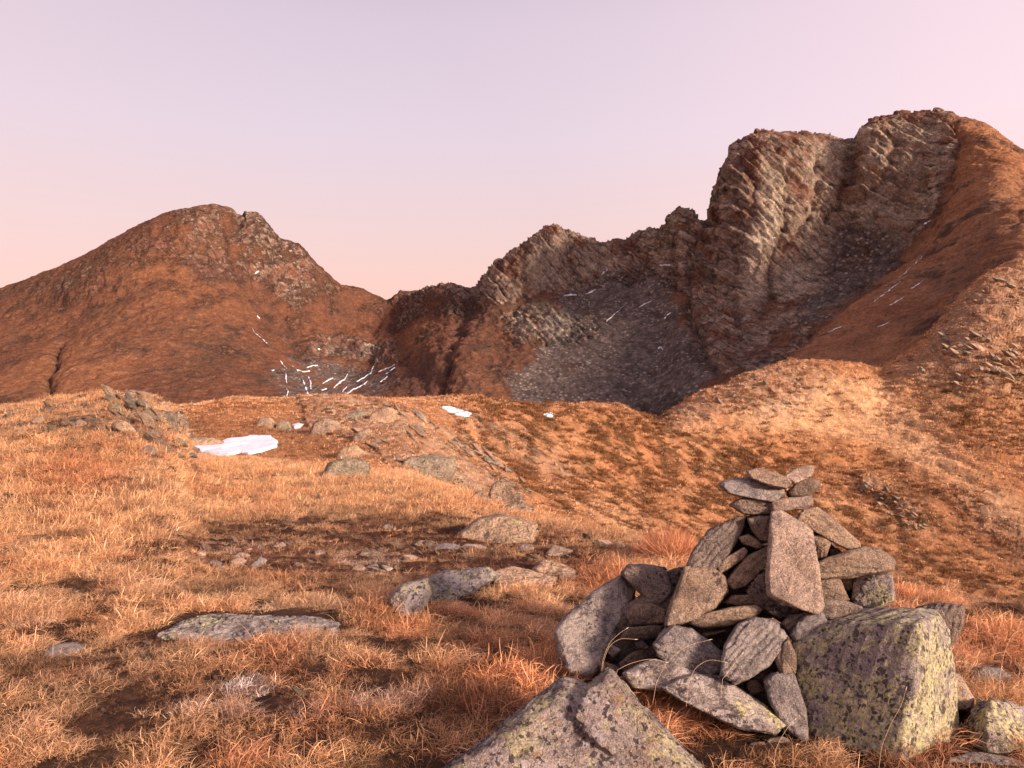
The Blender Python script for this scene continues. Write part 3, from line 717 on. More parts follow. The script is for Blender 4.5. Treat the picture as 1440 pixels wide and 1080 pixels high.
stone('thin flat stone on top of the leaf-shaped stone', C((548, 482), (570, 460), (625, 457), (647, 486), (600, 494)), 4.56, .26, M_ROCK, strata=(0, .1, 1))
stone('broad pointed stone low on the front left of the cairn', C((338, 607), (360, 575), (388, 549), (450, 560), (500, 596), (543, 632), (546, 664), (520, 700), (400, 680), (352, 640)), 4.36, .26, M_GREY, gv=-.15, rough=.045)
stone('upright rounded stone with olive lichen at the foot of the cairn', C((538, 692), (550, 610), (588, 546), (632, 528), (700, 539), (730, 581), (716, 622), (680, 668), (622, 705), (580, 722)), 4.20, .28, M_GREY, gv=-.16, rough=.05)
stone('flat greenish stone half sunk in the grass before the pointed stone', C((250, 692), (300, 662), (342, 651), (402, 664), (472, 690), (445, 722), (352, 745), (280, 735)), 4.28, .34, M_LICHB, gv=-.3)
stone('white-streaked slab lying in front of the rounded upright stone', C((366, 738), (410, 710), (462, 694), (540, 703), (600, 742), (664, 786), (722, 842), (694, 872), (590, 856), (500, 812), (430, 780)), 4.10, .30, M_LICHB, gv=-.35, gu=.05)
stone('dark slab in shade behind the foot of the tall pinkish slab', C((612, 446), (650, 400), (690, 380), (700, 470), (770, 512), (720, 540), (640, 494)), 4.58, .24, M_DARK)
stone('small stone under the bottom tip of the tall pinkish slab', C((716, 544), (742, 520), (792, 513), (782, 542), (742, 582), (724, 566)), 4.38, .28, M_DARK)
stone('rounded stone leaning on the top left corner of the big lichen boulder', C((742, 580), (766, 540), (792, 518), (838, 510), (856, 548), (800, 590), (760, 600)), 4.30, .30, M_GREY)
stone('upper of two stones wedged against the left side of the big boulder', C((694, 644), (715, 612), (738, 588), (762, 640), (760, 694), (716, 704)), 4.20, .30, M_ROCK)
stone('lower of two stones wedged against the left side of the big boulder', C((664, 712), (690, 690), (756, 698), (790, 800), (800, 910), (730, 862), (682, 780)), 4.08, .30, M_GREY, gv=-.1)
stone('stone standing right behind the lower end of the tall pinkish slab', C((822, 415), (850, 408), (888, 404), (918, 472), (900, 480), (832, 486)), 4.56, .26, M_ROCK)
stone('thick horizontal bar of stone reaching out to the right of the cairn', C((822, 366), (850, 348), (905, 338), (940, 340), (962, 317), (1012, 324), (1052, 356), (1046, 386), (990, 397), (880, 412), (826, 412)), 4.54, .30, M_ROCK, strata=(.05, .1, 1), rough=.045)
stone('yellowish sunlit block under the right end of the horizontal bar', C((928, 482), (934, 405), (985, 396), (1046, 398), (1054, 474), (1000, 500), (955, 506)), 4.60, .30, M_LICH, gu=-.2)
stone('dark block just behind the top edge of the big lichen boulder', C((832, 522), (842, 470), (900, 474), (958, 495), (935, 522), (880, 540)), 4.40, .28, M_DARK)
stone('small block under the leaning bar, right of the tall pinkish slab', C((808, 280), (850, 280), (867, 300), (850, 346), (822, 354)), 4.60, .24, M_ROCK)
stone('little wedge of stone in the gap beneath the leaning bar', C((858, 322), (882, 318), (908, 340), (872, 352)), 4.72, .2, M_DARK)
stone('reddish chip of stone under the horizontal bar', C((896, 408), (940, 402), (934, 436), (914, 450), (902, 430)), 4.70, .2, M_ROCK)
for xx, yy, ww, hh, dd in [(600, 398, 56, 30, 4.68), (655, 470, 60, 44, 4.60), (520, 575, 66, 30, 4.52), (318, 606, 60, 26, 4.66), (212, 622, 60, 34, 4.72), (196, 668, 70, 40, 4.66), (268, 712, 60, 30, 4.5), (704, 566, 44, 34, 4.44), (872, 452, 40, 44, 4.72), (560, 520, 50, 24, 4.56), (436, 566, 50, 26, 4.56), (596, 706, 50, 40, 4.36),
                             (640, 740, 60, 50, 4.3), (705, 900, 60, 40, 4.0), (652, 906, 56, 24, 3.98), (486, 690, 40, 30, 4.36), (400, 500, 40, 50, 4.75), (690, 640, 36, 40, 4.34), (800, 470, 60, 40, 4.6)]:
    r = np.random.default_rng(int(xx * 3 + yy)); an = np.sort(r.uniform(0, 6.28, 7)); rr_ = r.uniform(.8, 1.1, 7)
    stone('small chip of stone wedged in a gap low in the cairn', C(*[(xx + ww * .6 * math.cos(a_) * q_, yy + hh * .62 * math.sin(a_) * q_) for a_, q_ in zip(an, rr_)]), dd, .16, [M_DARK, M_ROCK, M_GREY][int(xx) % 3], group='small filler stones of the cairn')
# stones inside the pile
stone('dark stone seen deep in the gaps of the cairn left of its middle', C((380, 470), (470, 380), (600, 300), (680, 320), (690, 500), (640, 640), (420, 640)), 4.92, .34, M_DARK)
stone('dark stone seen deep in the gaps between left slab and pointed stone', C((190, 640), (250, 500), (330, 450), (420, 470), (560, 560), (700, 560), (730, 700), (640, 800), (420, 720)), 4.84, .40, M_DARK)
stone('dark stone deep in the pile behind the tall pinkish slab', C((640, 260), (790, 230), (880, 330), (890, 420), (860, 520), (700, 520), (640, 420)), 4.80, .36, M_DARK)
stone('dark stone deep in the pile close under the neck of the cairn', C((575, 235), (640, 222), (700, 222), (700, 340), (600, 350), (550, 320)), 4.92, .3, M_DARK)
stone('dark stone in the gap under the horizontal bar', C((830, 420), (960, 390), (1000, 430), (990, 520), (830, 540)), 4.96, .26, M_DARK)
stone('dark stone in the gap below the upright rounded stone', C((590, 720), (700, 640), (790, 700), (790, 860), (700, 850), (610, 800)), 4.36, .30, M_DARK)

# --- boulders round the cairn
def pts3(*q): return np.array([P3(760 + x / 2.1176, 620 + y_ / 2.1176, dd) for x, y_, dd in q])
stone('huge squarish boulder spotted with yellow-green and black lichen', None, 4.0, 0, M_LICH, rough=.020, cuts=0, voxel=.008, chip=.3, group='boulders at the foot of the cairn', name='boulder', cat='boulder', clouds=[
    pts3((737, 606, 4.34), (750, 580, 4.37), (738, 660, 4.31), (784, 800, 4.20), (800, 1010, 4.08), (820, 1040, 4.06), (870, 540, 4.26), (800, 556, 4.36), (1000, 585, 4.02), (1060, 545, 3.98), (1122, 548, 3.92), (1132, 600, 3.89), (1118, 760, 3.83), (1080, 900, 3.79), (1066, 1040, 3.79),
         (1190, 522, 4.15), (1222, 566, 4.20), (1236, 700, 4.22), (1248, 830, 4.2), (1230, 1000, 4.1), (1130, 497, 4.25), (1000, 498, 4.45), (870, 520, 4.5), (1180, 505, 4.5), (1200, 980, 4.6), (830, 980, 4.6), (900, 505, 4.6), (1150, 510, 4.55))])
stone('grey flat-topped stone peeping out behind the right end of the big boulder', C((1120, 498), (1180, 484), (1262, 493), (1258, 548), (1234, 600), (1180, 640)), 4.85, .34, M_DARK, gu=-.1, group='boulders at the foot of the cairn', name='boulder', cat='boulder')
stone('small whitish stone propped at the lower right side of the big boulder', C((1228, 690), (1250, 700), (1292, 768), (1282, 800), (1225, 800)), 4.30, .22, M_PALE, group='boulders at the foot of the cairn', name='boulder', cat='boulder')
stone('sunlit yellowish boulder at the lower right edge, with a dark shaded left side', None, 4.0, 0, M_LICH, rough=.045, cuts=0, voxel=.0085, group='boulders at the foot of the cairn', name='boulder', cat='boulder', clouds=[
    pts3((1276, 830, 4.2), (1300, 768, 4.3), (1345, 768, 4.12), (1330, 800, 4.08), (1330, 920, 3.95), (1280, 900, 4.1), (1400, 778, 4.2), (1450, 800, 4.2), (1520, 870, 4.15), (1530, 990, 4.0), (1400, 960, 3.9), (1300, 960, 4.1), (1500, 850, 4.6), (1330, 790, 4.6), (1400, 1000, 4.6))])
stone('pale peaked rock in the bottom foreground with grass at its foot', [[(632, 1082), (735, 1014), (770, 996), (792, 957), (808, 959), (824, 974), (905, 1000), (938, 1036), (990, 1090), (1004, 1145), (612, 1145)], [(824, 970), (857, 943), (900, 992), (934, 1034), (860, 1062), (806, 1010)], [(840, 1000), (935, 1032), (992, 1092), (1000, 1145), (880, 1145)]], 3.47, .40, M_FORE, gv=-.17, rough=.034, cuts=2, voxel=.0072, group='boulders at the foot of the cairn', name='boulder', cat='boulder')
stone('bluish low stone in the grass at the very bottom right', [(1335, 1066), (1370, 1058), (1420, 1066), (1450, 1078), (1440, 1110), (1330, 1105)], 3.72, .3, M_GREY, gv=-.4, group='boulders at the foot of the cairn', name='boulder', cat='boulder')

# --- rocks lying in the turf of the hilltop: placed where the ground is
def ground_stone(label, poly, mat, th=None, gv=-1.0, rough=.05, group='rocks lying in the hilltop turf', name='turf_rock', cat='rock', k0=0, k1=4, drop=0.25, voxel=None, dd=0.0, **kw):
    multi = isinstance(poly[0], list)
    polys = [np.array(q, float) for q in poly] if multi else [np.array(poly, float)]
    poly = np.concatenate(polys)
    uc = poly[:, 0].mean(); vb = poly[:, 1].max(); hgt = vb - poly[:, 1].min(); wid = np.ptp(poly[:, 0])
    Pg, n = surf(uc, vb - 0.12 * hgt, k0, k1)
    d = float(Pg[1]) + dd
    if th is None: th = 0.55 * wid / F * d
    # the rock goes on below the grass
    poly = [[tuple(q) for q in pp] + [(q[0], q[1] + drop * hgt) for q in pp if q[1] > vb - 0.35 * hgt] for pp in polys]
    gvv = gv * 100 * (th * 0.55) / max(hgt, 1) if gv else 0
    o = stone(label, poly, d, th, mat, gv=-abs(gvv), rough=rough, group=group, name=name, cat=cat, voxel=voxel or 0.0021 * d, **kw)
    return o
ground_stone('long low slab crusted with white and bright yellow lichen, left of centre', [(231, 893), (256, 876), (298, 868), (380, 869), (440, 872), (474, 880), (465, 892), (430, 898), (300, 899)], M_LICHB, th=.6, rough=.08, chip=1.8)
ground_stone('dark cracked block with yellow lichen, left end of the broken rock in the middle', [(546, 842), (568, 822), (600, 814), (606, 836), (592, 852), (575, 868), (562, 862)], M_LICHB, th=.4, gv=-.7, rough=.06, chip=1.4)
ground_stone('dark lichened slab in the middle, joined to the cracked block on its left', [(584, 826), (620, 805), (684, 799), (700, 811), (672, 828), (612, 850), (590, 846)], M_LICHB, th=.7, gv=-.9, rough=.06, chip=1.4)
ground_stone('flat weathered slab right of the dark broken rock', [(690, 806), (720, 797), (782, 812), (772, 824), (700, 826)], M_OUT, th=.5)
ground_stone('long pale grey rock in the middle of the hilltop', [(647, 750), (676, 729), (702, 724), (752, 738), (750, 764), (690, 766), (655, 764)], M_OUT, th=.9, gv=-.6, rough=.08, chip=1.6)
ground_stone('flat pale slab right of the long pale rock', [(768, 778), (778, 766), (806, 774), (800, 782)], M_OUT, th=.4)
ground_stone('tilted grey slab near the dark broken rock, with a pointed top', [(748, 802), (764, 787), (790, 793), (812, 803), (806, 812)], M_OUT, th=.4)
ground_stone('half-buried dark stone at the left edge of the lower grass', [(62, 918), (72, 907), (106, 904), (118, 911), (100, 922)], M_GREY, th=.3)
ground_stone('pale round stone among the dark heath left of the long pale rock', [(322, 790), (336, 783), (348, 789), (340, 796)], M_PALE, th=.16)
ground_stone('flat pinkish stone sunk in the dark heath patch', [(326, 783), (338, 776), (352, 780), (346, 786)], M_PALE, th=.16)
ground_stone('bright oval stone on the dark heath patch', [(332, 781), (346, 776), (354, 781), (340, 785)], M_PALE, th=.14, dd=.5)
ground_stone('light stone at the right end of the dark heath patch', [(383, 768), (397, 762), (404, 767), (392, 771)], M_PALE, th=.16)
ground_stone('little grey stone at the left of the dark heath patch', [(274, 780), (282, 774), (291, 779), (284, 785)], M_PALE, th=.14)
ground_stone('grey stone with a ragged edge below the bright oval stone', [(352, 794), (366, 783), (376, 788), (364, 799)], M_GREY, th=.16)
for i, (uu, vv, ww, hh) in enumerate([(302, 793, 11, 5), (312, 800, 9, 5), (520, 780, 16, 7), (533, 800, 22, 6), (505, 800, 10, 6), (600, 765, 18, 5), (630, 770, 20, 6), (666, 772, 22, 7), (690, 776, 10, 6), (740, 772, 12, 7), (848, 765, 14, 6), (870, 768, 10, 5), (450, 778, 9, 5), (575, 785, 14, 5),
                                      (420, 795, 8, 4), (545, 742, 8, 5), (800, 812, 14, 6), (720, 752, 10, 5), (1395, 952, 26, 14), (1378, 945, 14, 8)]):
    pol = [(uu - ww, vv), (uu - ww * .5, vv - hh), (uu + ww * .4, vv - hh * .9), (uu + ww, vv - hh * .1), (uu + ww * .4, vv + hh * .5), (uu - ww * .5, vv + hh * .5)]
    ground_stone('small grey stone showing through the grass and heath of the hilltop', pol, [M_GREY, M_PALE, M_OUT][i % 3], group='small stones in the turf', name='turf_stone', cat='stone')
# outcrops on the far side of the hilltop and on the ridge
OG = dict(group='outcrops on the ridge', name='outcrop', cat='rock outcrop', rough=.13, chip=1.6)
ground_stone('rounded green-tinged outcrop left of the long ridge slab', [(452, 670), (462, 652), (485, 646), (512, 648), (520, 660), (510, 670), (470, 674)], M_OUTG, k1=6, gv=-.5, **OG)
ground_stone('long greenish slab sloping down to the right on the ridge', [(562, 656), (575, 645), (610, 640), (636, 645), (640, 660), (625, 674), (600, 668), (580, 662)], M_OUTG, k1=6, gv=-.6, **OG)
ground_stone('lower grey slab continuing the long greenish slab to the right', [(628, 664), (650, 668), (680, 684), (676, 694), (640, 680), (628, 674)], M_OUT, k1=6, gv=-.6, **OG)
ground_stone('pale triangular rock standing at the lower end of the ridge slabs', [(658, 705), (674, 689), (688, 700), (690, 708)], M_OUT, gv=-.4, **OG)
ground_stone('grey blocky outcrop with a dark crack, right of the triangular rock', [(687, 706), (692, 684), (706, 674), (722, 690), (736, 704), (720, 716), (696, 714)], M_OUT, gv=-.4, **OG)
ground_stone('flat stone step below the blocky outcrop', [(700, 716), (730, 706), (752, 714), (740, 722), (712, 722)], M_OUT, **OG)
ground_stone('grey knob of rock at the left end of the ridge crest', [(436, 610), (442, 594), (460, 588), (476, 594), (480, 608), (456, 614)], M_OUT, k0=3, k1=6, gv=-.3, **OG)
ground_stone('dark crag just right of the grey knob on the ridge', [(518, 590), (526, 578), (546, 573), (558, 580), (552, 592), (530, 596)], M_OUT, k0=3, k1=6, gv=-.3, **OG)
ground_stone('low band of rock under the left end of the ridge crest', [(484, 586), (500, 577), (518, 580), (510, 588)], M_OUTG, k0=3, k1=6, gv=-.3, **OG)
ground_stone('short rock rib on the slope below the dark crag', [(496, 616), (504, 606), (520, 602), (522, 610), (508, 620)], M_OUT, k0=3, k1=6, gv=-.3, **OG)
ground_stone('dark rock cluster above the green-tinged outcrop', [(474, 642), (482, 630), (500, 626), (514, 638), (500, 646)], M_OUT, k0=3, k1=6, gv=-.3, **OG)
ground_stone('pale hump of rock above the big snow patch', [(360, 598), (366, 588), (382, 588), (388, 598), (376, 602)], M_OUT, k0=3, k1=6, gv=-.3, **OG)
ground_stone('mossy hump of rock beside the little snow patch', [(388, 602), (392, 592), (404, 592), (410, 602), (400, 606)], M_OUTG, k0=3, k1=6, gv=-.3, **OG)
ground_stone('grey rock ledge along the back edge of the big snow patch', [(262, 626), (270, 617), (300, 616), (314, 622), (290, 632)], M_OUT, k0=3, k1=6, gv=-.5, **OG)
# the rocky end of the left knoll: slabs dipping to the right
LG = dict(group='slabs at the rocky end of the left knoll', name='outcrop', cat='rock outcrop', rough=.085, gv=-.3)
for lab, pol, m_ in [
    ('craggy spine of tilted slabs ending the left knoll on its right', [[(168, 574), (180, 553), (196, 551), (208, 568), (216, 588), (200, 598), (178, 594)], [(192, 578), (208, 570), (232, 600), (250, 636), (244, 650), (214, 622), (196, 600)], [(170, 592), (186, 586), (214, 616), (236, 648), (222, 650), (190, 616)], [(206, 580), (226, 577), (246, 600), (256, 642), (244, 646), (226, 606)]], M_OUT),
    ('outermost upright slab at the right end of the left knoll', [(246, 580), (256, 577), (262, 590), (262, 612), (258, 640), (248, 642), (250, 610)], M_OUT),
    ('pale rock at the foot of the left knoll beside the big snow patch', [(252, 640), (264, 634), (280, 640), (278, 648), (258, 648)], M_PALE),
    ('crumbling rock behind the long slab of the left knoll', [(226, 585), (238, 579), (248, 582), (250, 600), (240, 604), (230, 596)], M_OUTG),
    ('small dark rock at the lower left foot of the left knoll slabs', [(198, 634), (206, 626), (216, 628), (220, 636), (208, 640)], M_DARK),
    ('pale ledge on the grassy side of the left knoll', [(158, 600), (166, 590), (180, 594), (192, 606), (182, 610)], M_OUT),
    ('upper pale stone in the grass of the left knoll', [(100, 598), (110, 590), (124, 594), (120, 600)], M_OUT),
    ('leftmost grey stone on the crest of the left knoll', [(44, 592), (56, 584), (66, 588), (60, 596)], M_OUT)]:
    if isinstance(pol[0], list):
        Pg, _n = surf(215, 640, 1, 3)
        stone(lab, pol, 26.6, 1.7, m_, rough=.07, gv=-1.3, strata=(.66, .1, .75), voxel=.045, group=LG['group'], name='outcrop', cat='rock outcrop', chip=1.6)
    else: ground_stone(lab, pol, m_, k0=1, k1=3, **LG)
# loose rocks on the ridge flank and crest: one shape, many copies
proto = []
for i in range(6):
    r = np.random.default_rng(i + 50)
    q = r.normal(size=(16, 3)); q /= np.linalg.norm(q, axis=1)[:, None]; q *= np.array([1, .8, .55]) * r.uniform(.75, 1, (16, 1))
    me, org, co = stone_mesh([q], 0.07, 0.13, i + 300, chip=1.5, cuts=7)
    me.materials.append(M_OUT if i % 2 else M_OUTG)
    me.vertices.foreach_set('co', (co - co.mean(0)).astype(np.float32).ravel())
    proto.append(me)
def scatter_rocks(n, zone_poly, size, label, group, k0=3, k1=6, flat=1.0, seed=0, long=1.0, name='ridge_rock', mats=None):
    r = np.random.default_rng(seed)
    z = np.array(zone_poly, float); lo, hi = z.min(0), z.max(0); k = 0
    while k < n:
        uu, vv = r.uniform(lo, hi)
        if not inside(zone_poly, np.array([uu]), np.array([vv]))[0]: continue
        Pg, nn = surf(uu, vv, k0, k1)
        o = bpy.data.objects.new(name, proto[r.integers(6)]); COL.objects.link(o)
        s = r.uniform(*size) * Pg[1] / F * r.choice([.7, .9, 1.1, 1.5])
        o.location = Pg + np.array([0, 0, s * (.15 if name == 'turf_stone' else .3)]); o.scale = (s * r.uniform(1.0, 1.5) * long, s, s * flat * r.uniform(.7, 1.1))
        o.rotation_euler = (r.uniform(-.3, .3), r.uniform(.25, .9), r.uniform(-.6, .6))
        tag(o, label, 'rock', group); k += 1
scatter_rocks(24, [(935, 600), (965, 577), (1070, 531), (1140, 518), (1170, 535), (1110, 580), (1040, 580), (965, 602)], (2, 6), 'pale rock on the crest of the grassy hump behind the cairn', 'rocks on the hump behind the cairn', seed=1)
scatter_rocks(56, [(1265, 525), (1310, 492), (1365, 420), (1440, 372), (1445, 560), (1370, 545), (1300, 545)], (2, 7), 'grey rock on the upper right slope below its crest', 'rocks on the upper right slope', seed=2)
scatter_rocks(34, [(1372, 472), (1425, 490), (1445, 535), (1400, 542), (1362, 505)], (3.5, 9), 'grey block in the rocky patch at the right edge of the upper slope', 'blocks of the rocky patch at the right edge', seed=31, long=1.2)
scatter_rocks(16, [(1322, 470), (1366, 474), (1372, 505), (1330, 500)], (3, 7), 'grey rock in the small rocky patch just below the right crest', 'rocks of the small patch below the right crest', seed=32, long=1.2)
scatter_rocks(48, [(1210, 676), (1250, 692), (1300, 738), (1305, 752), (1270, 742), (1228, 705)], (2.4, 5.5), 'pale stone in the narrow scree strip on the right slope', 'stones of the scree strip', seed=3)
scatter_rocks(24, [(560, 572), (650, 575), (720, 600), (800, 650), (790, 690), (730, 680), (690, 640), (600, 600)], (1.5, 4.2), 'small rock on the shrubby flank of the ridge', 'rocks on the shrubby flank', seed=4, k0=2)
scatter_rocks(18, [(430, 566), (520, 562), (560, 572), (600, 600), (540, 605), (440, 600)], (1.5, 4), 'rock of the rough crest at the left end of the ridge', 'rocks on the left ridge crest', seed=5)
scatter_rocks(24, [(1290, 760), (1330, 640), (1440, 660), (1440, 840), (1340, 820)], (1.5, 4), 'small rock low on the right slope near the photo edge', 'rocks low on the right slope', seed=6)
scatter_rocks(40, [(0, 575), (100, 568), (180, 562), (200, 600), (150, 615), (20, 612)], (2.5, 8), 'small rock in the grass on top of the left knoll', 'rocks on the left knoll', k0=1, k1=3, seed=8, name='knoll_rock')
scatter_rocks(46, [(150, 562), (182, 553), (204, 556), (240, 580), (262, 584), (262, 642), (236, 644), (205, 622), (170, 600)], (6, 14), 'tilted slab of the broken rocky end of the left knoll', 'tilted slabs of the left knoll', k0=1, k1=3, seed=9, long=1.25, flat=1.0, name='knoll_rock')
scatter_rocks(44, [(556, 576), (585, 574), (625, 610), (690, 640), (748, 690), (735, 700), (690, 668), (640, 640), (590, 610)], (3.5, 9), 'ledge of rock along the spine that runs down from the ridge crest', 'ledges along the ridge spine', k0=2, seed=10, long=1.2, flat=.9, name='rock_ledge')
scatter_rocks(30, [(500, 612), (560, 600), (640, 625), (690, 660), (640, 672), (560, 650), (500, 640)], (3, 8), 'low ledge of rock on the grassy back of the ridge', 'ledges on the back of the ridge', k0=2, seed=11, long=1.3, flat=.8, name='rock_ledge')
for zi, (zp, nn_) in enumerate([([(240, 760), (470, 745), (480, 790), (300, 806)], 26), ([(490, 755), (650, 755), (660, 800), (500, 810)], 30), ([(640, 765), (800, 765), (800, 790), (660, 792)], 26), ([(820, 758), (930, 758), (930, 776), (820, 776)], 16), ([(420, 700), (720, 715), (640, 750), (420, 740)], 14), ([(20, 880), (500, 905), (520, 1060), (20, 1060)], 24), ([(1370, 860), (1440, 860), (1440, 1000), (1390, 960)], 8)]):
    scatter_rocks(nn_, zp, (3.5, 10), 'small stone half sunk in the grass and dark heath of the hilltop', 'half sunk stones of the hilltop', k0=0, k1=4, seed=20 + zi, flat=.55, name='turf_stone')
# a tiny marker of stacked stones on the crest of the hump
Pm, _ = surf(1129.5, 519, 3, 6)
mk = bpy.data.objects.new('stone_marker', None); COL.objects.link(mk); mk.location = Pm; mk.empty_display_size = .1
tag(mk, 'tiny pale upright stone marker on the crest of the hump', 'stone marker')
for hh, ss in ((0.25, .42), (0.65, .30), (1.0, .22)):
    me = proto[0].copy(); me.materials.clear()
    o = link('marker_stone', me, M_PALE, mk); o.location = (0, 0, hh); o.scale = (ss, ss, ss * 1.2)

# ------------------------------------------------------------------ snow
def snow_poly(label, poly, k0, k1, step, lift, group=None):
    poly = np.array(poly, float); lo, hi = poly.min(0), poly.max(0)
    nu, nv = max(4, int((hi[0] - lo[0]) / step)), max(4, int((hi[1] - lo[1]) / (step * .35)))
    uu, vv = np.meshgrid(np.linspace(lo[0], hi[0], nu), np.linspace(lo[1], hi[1], nv))
    Pq = np.array([[surf(a, b, k0, k1)[0] for a, b in zip(ra, rb)] for ra, rb in zip(uu, vv)])
    # snow fills the dips: smooth the ground under it
    for _ in range(60):
        Z = Pq[..., 2].copy(); Z[1:-1, 1:-1] = (Z[1:-1, 1:-1] * 2 + Z[:-2, 1:-1] + Z[2:, 1:-1] + Z[1:-1, :-2] + Z[1:-1, 2:]) / 6; Pq[..., 2] = Z
    nz = fbm(Pq.reshape(-1, 3) / 1.3, 4).reshape(uu.shape) * step * 1.2
    ins = inside(poly, (uu + nz * .6).ravel(), (vv + nz * .35).ravel()).reshape(uu.shape)
    depth = ins.astype(float)
    for _ in range(12):
        q = depth.copy(); q[1:-1, 1:-1] = (depth[1:-1, 1:-1] + depth[:-2, 1:-1] + depth[2:, 1:-1] + depth[1:-1, :-2] + depth[1:-1, 2:]) / 5; depth = q * ins
    top = Pq.copy(); top[..., 2] += lift * (0.35 + depth) 
    idx = np.arange(nu * nv).reshape(nv, nu)
    keep = ins[:-1, :-1] & ins[1:, :-1] & ins[:-1, 1:] & ins[1:, 1:]
    q = np.stack([idx[:-1, :-1], idx[:-1, 1:], idx[1:, 1:], idx[1:, :-1]], -1)[keep]
    bm = bmesh.new(); vs = [bm.verts.new(x) for x in top.reshape(-1, 3)]
    for f in q: bm.faces.new([vs[i] for i in f])
    bmesh.ops.delete(bm, geom=[x for x in bm.verts if not x.link_faces], context='VERTS')
    ex = bmesh.ops.extrude_edge_only(bm, edges=[e for e in bm.edges if e.is_boundary])
    for x in ex['geom']:
        if isinstance(x, bmesh.types.BMVert): x.co.z -= lift * 1.5 + .15
    bmesh.ops.recalc_face_normals(bm, faces=bm.faces)
    me = bpy.data.meshes.new('snow_patch'); bm.to_mesh(me); bm.free(); smooth(me)
    tag(link('snow_patch', me, M_SNOW), label, 'snow patch', group)
snow_poly('big white snow patch lying in the dip beside the left knoll', [(258, 624), (285, 629), (300, 627), (318, 618), (350, 615), (382, 615), (392, 622), (390, 629), (370, 636), (350, 640), (338, 637), (318, 644), (295, 641), (275, 634)], 3, 5, 1.2, .10)
snow_poly('little snow patch below the grey knob on the ridge', [(410, 598), (418, 597), (428, 597), (422, 602), (414, 603)], 3, 6, .8, .10)
snow_poly('elongated snow patch high on the shrubby ridge crest', [(618, 573), (632, 572), (648, 577), (662, 582), (655, 587), (640, 584), (628, 579)], 3, 6, .8, .12)
snow_poly('smaller snow patch on the ridge crest right of the elongated one', [(762, 583), (772, 580), (780, 583), (776, 588), (764, 587)], 3, 6, .8, .12)
def streak(label, line, w, group, k0=7, k1=11):
    line = np.array(line, float); seg = np.hypot(*np.diff(line, axis=0).T); L = seg.sum(); n = max(6, int(L / 1.2))
    cum = np.concatenate([[0], np.cumsum(seg)]); s = np.linspace(0, L, n)
    uu, vv = np.interp(s, cum, line[:, 0]), np.interp(s, cum, line[:, 1])
    q_ = np.stack([s / 5, s * 0 + line[0, 0] * .37, s * 0 + line[0, 1] * .21], 1)
    uu = uu + 1.8 * fbm(q_, 3); vv = vv + 1.3 * fbm(q_ + 40, 3)
    du, dv = np.gradient(uu), np.gradient(vv); ln = np.hypot(du, dv) + 1e-9
    r = np.random.default_rng(int(line[0, 0] * 7 + line[0, 1]))
    wd = w * .5 * np.sqrt(np.clip(np.sin(np.pi * (s / L * .96 + .02)), 0, 1)) * (1 + .7 * np.interp(s, np.linspace(0, L, max(3, int(L / 5))), r.uniform(-1, .6, max(3, int(L / 5)))))
    wd = np.maximum(wd * (.5 + 1.3 * np.clip(fbm(np.stack([s / 2.6, s * 0 + line[0, 1], s * 0], 1), 2), -.35, .5)) * sstep(-.22, .02, fbm(np.stack([s / 7, s * 0 + line[0, 0], s * 0], 1), 2)), .12)
    rows = []
    for k in range(n):
        a = -dv[k] / ln[k] * wd[k]; b_ = du[k] / ln[k] * wd[k]
        Pa, na = surf(uu[k] - a, vv[k] - b_, k0, k1); Pb, nb = surf(uu[k] + a, vv[k] + b_, k0, k1)
        Pm_, nm_ = surf(uu[k], vv[k], k0, k1)
        e = np.array([0, -1., .6]) * Pm_[1] / 1100
        rows += [Pa - e * .4, Pa + e * .7, Pm_ + e * 1.5, Pb + e * .7, Pb - e * .4]
    idx = np.arange(n * 5).reshape(n, 5)
    q = np.stack([idx[:-1, :-1], idx[:-1, 1:], idx[1:, 1:], idx[1:, :-1]], -1).reshape(-1, 4)
    me = fast_mesh('snow_streak', np.array(rows), q); smooth(me)
    tag(link('snow_streak', me, M_SNOW), label, 'snow streak', group)
GB = 'snow streaks in the bowl of the left mountain'
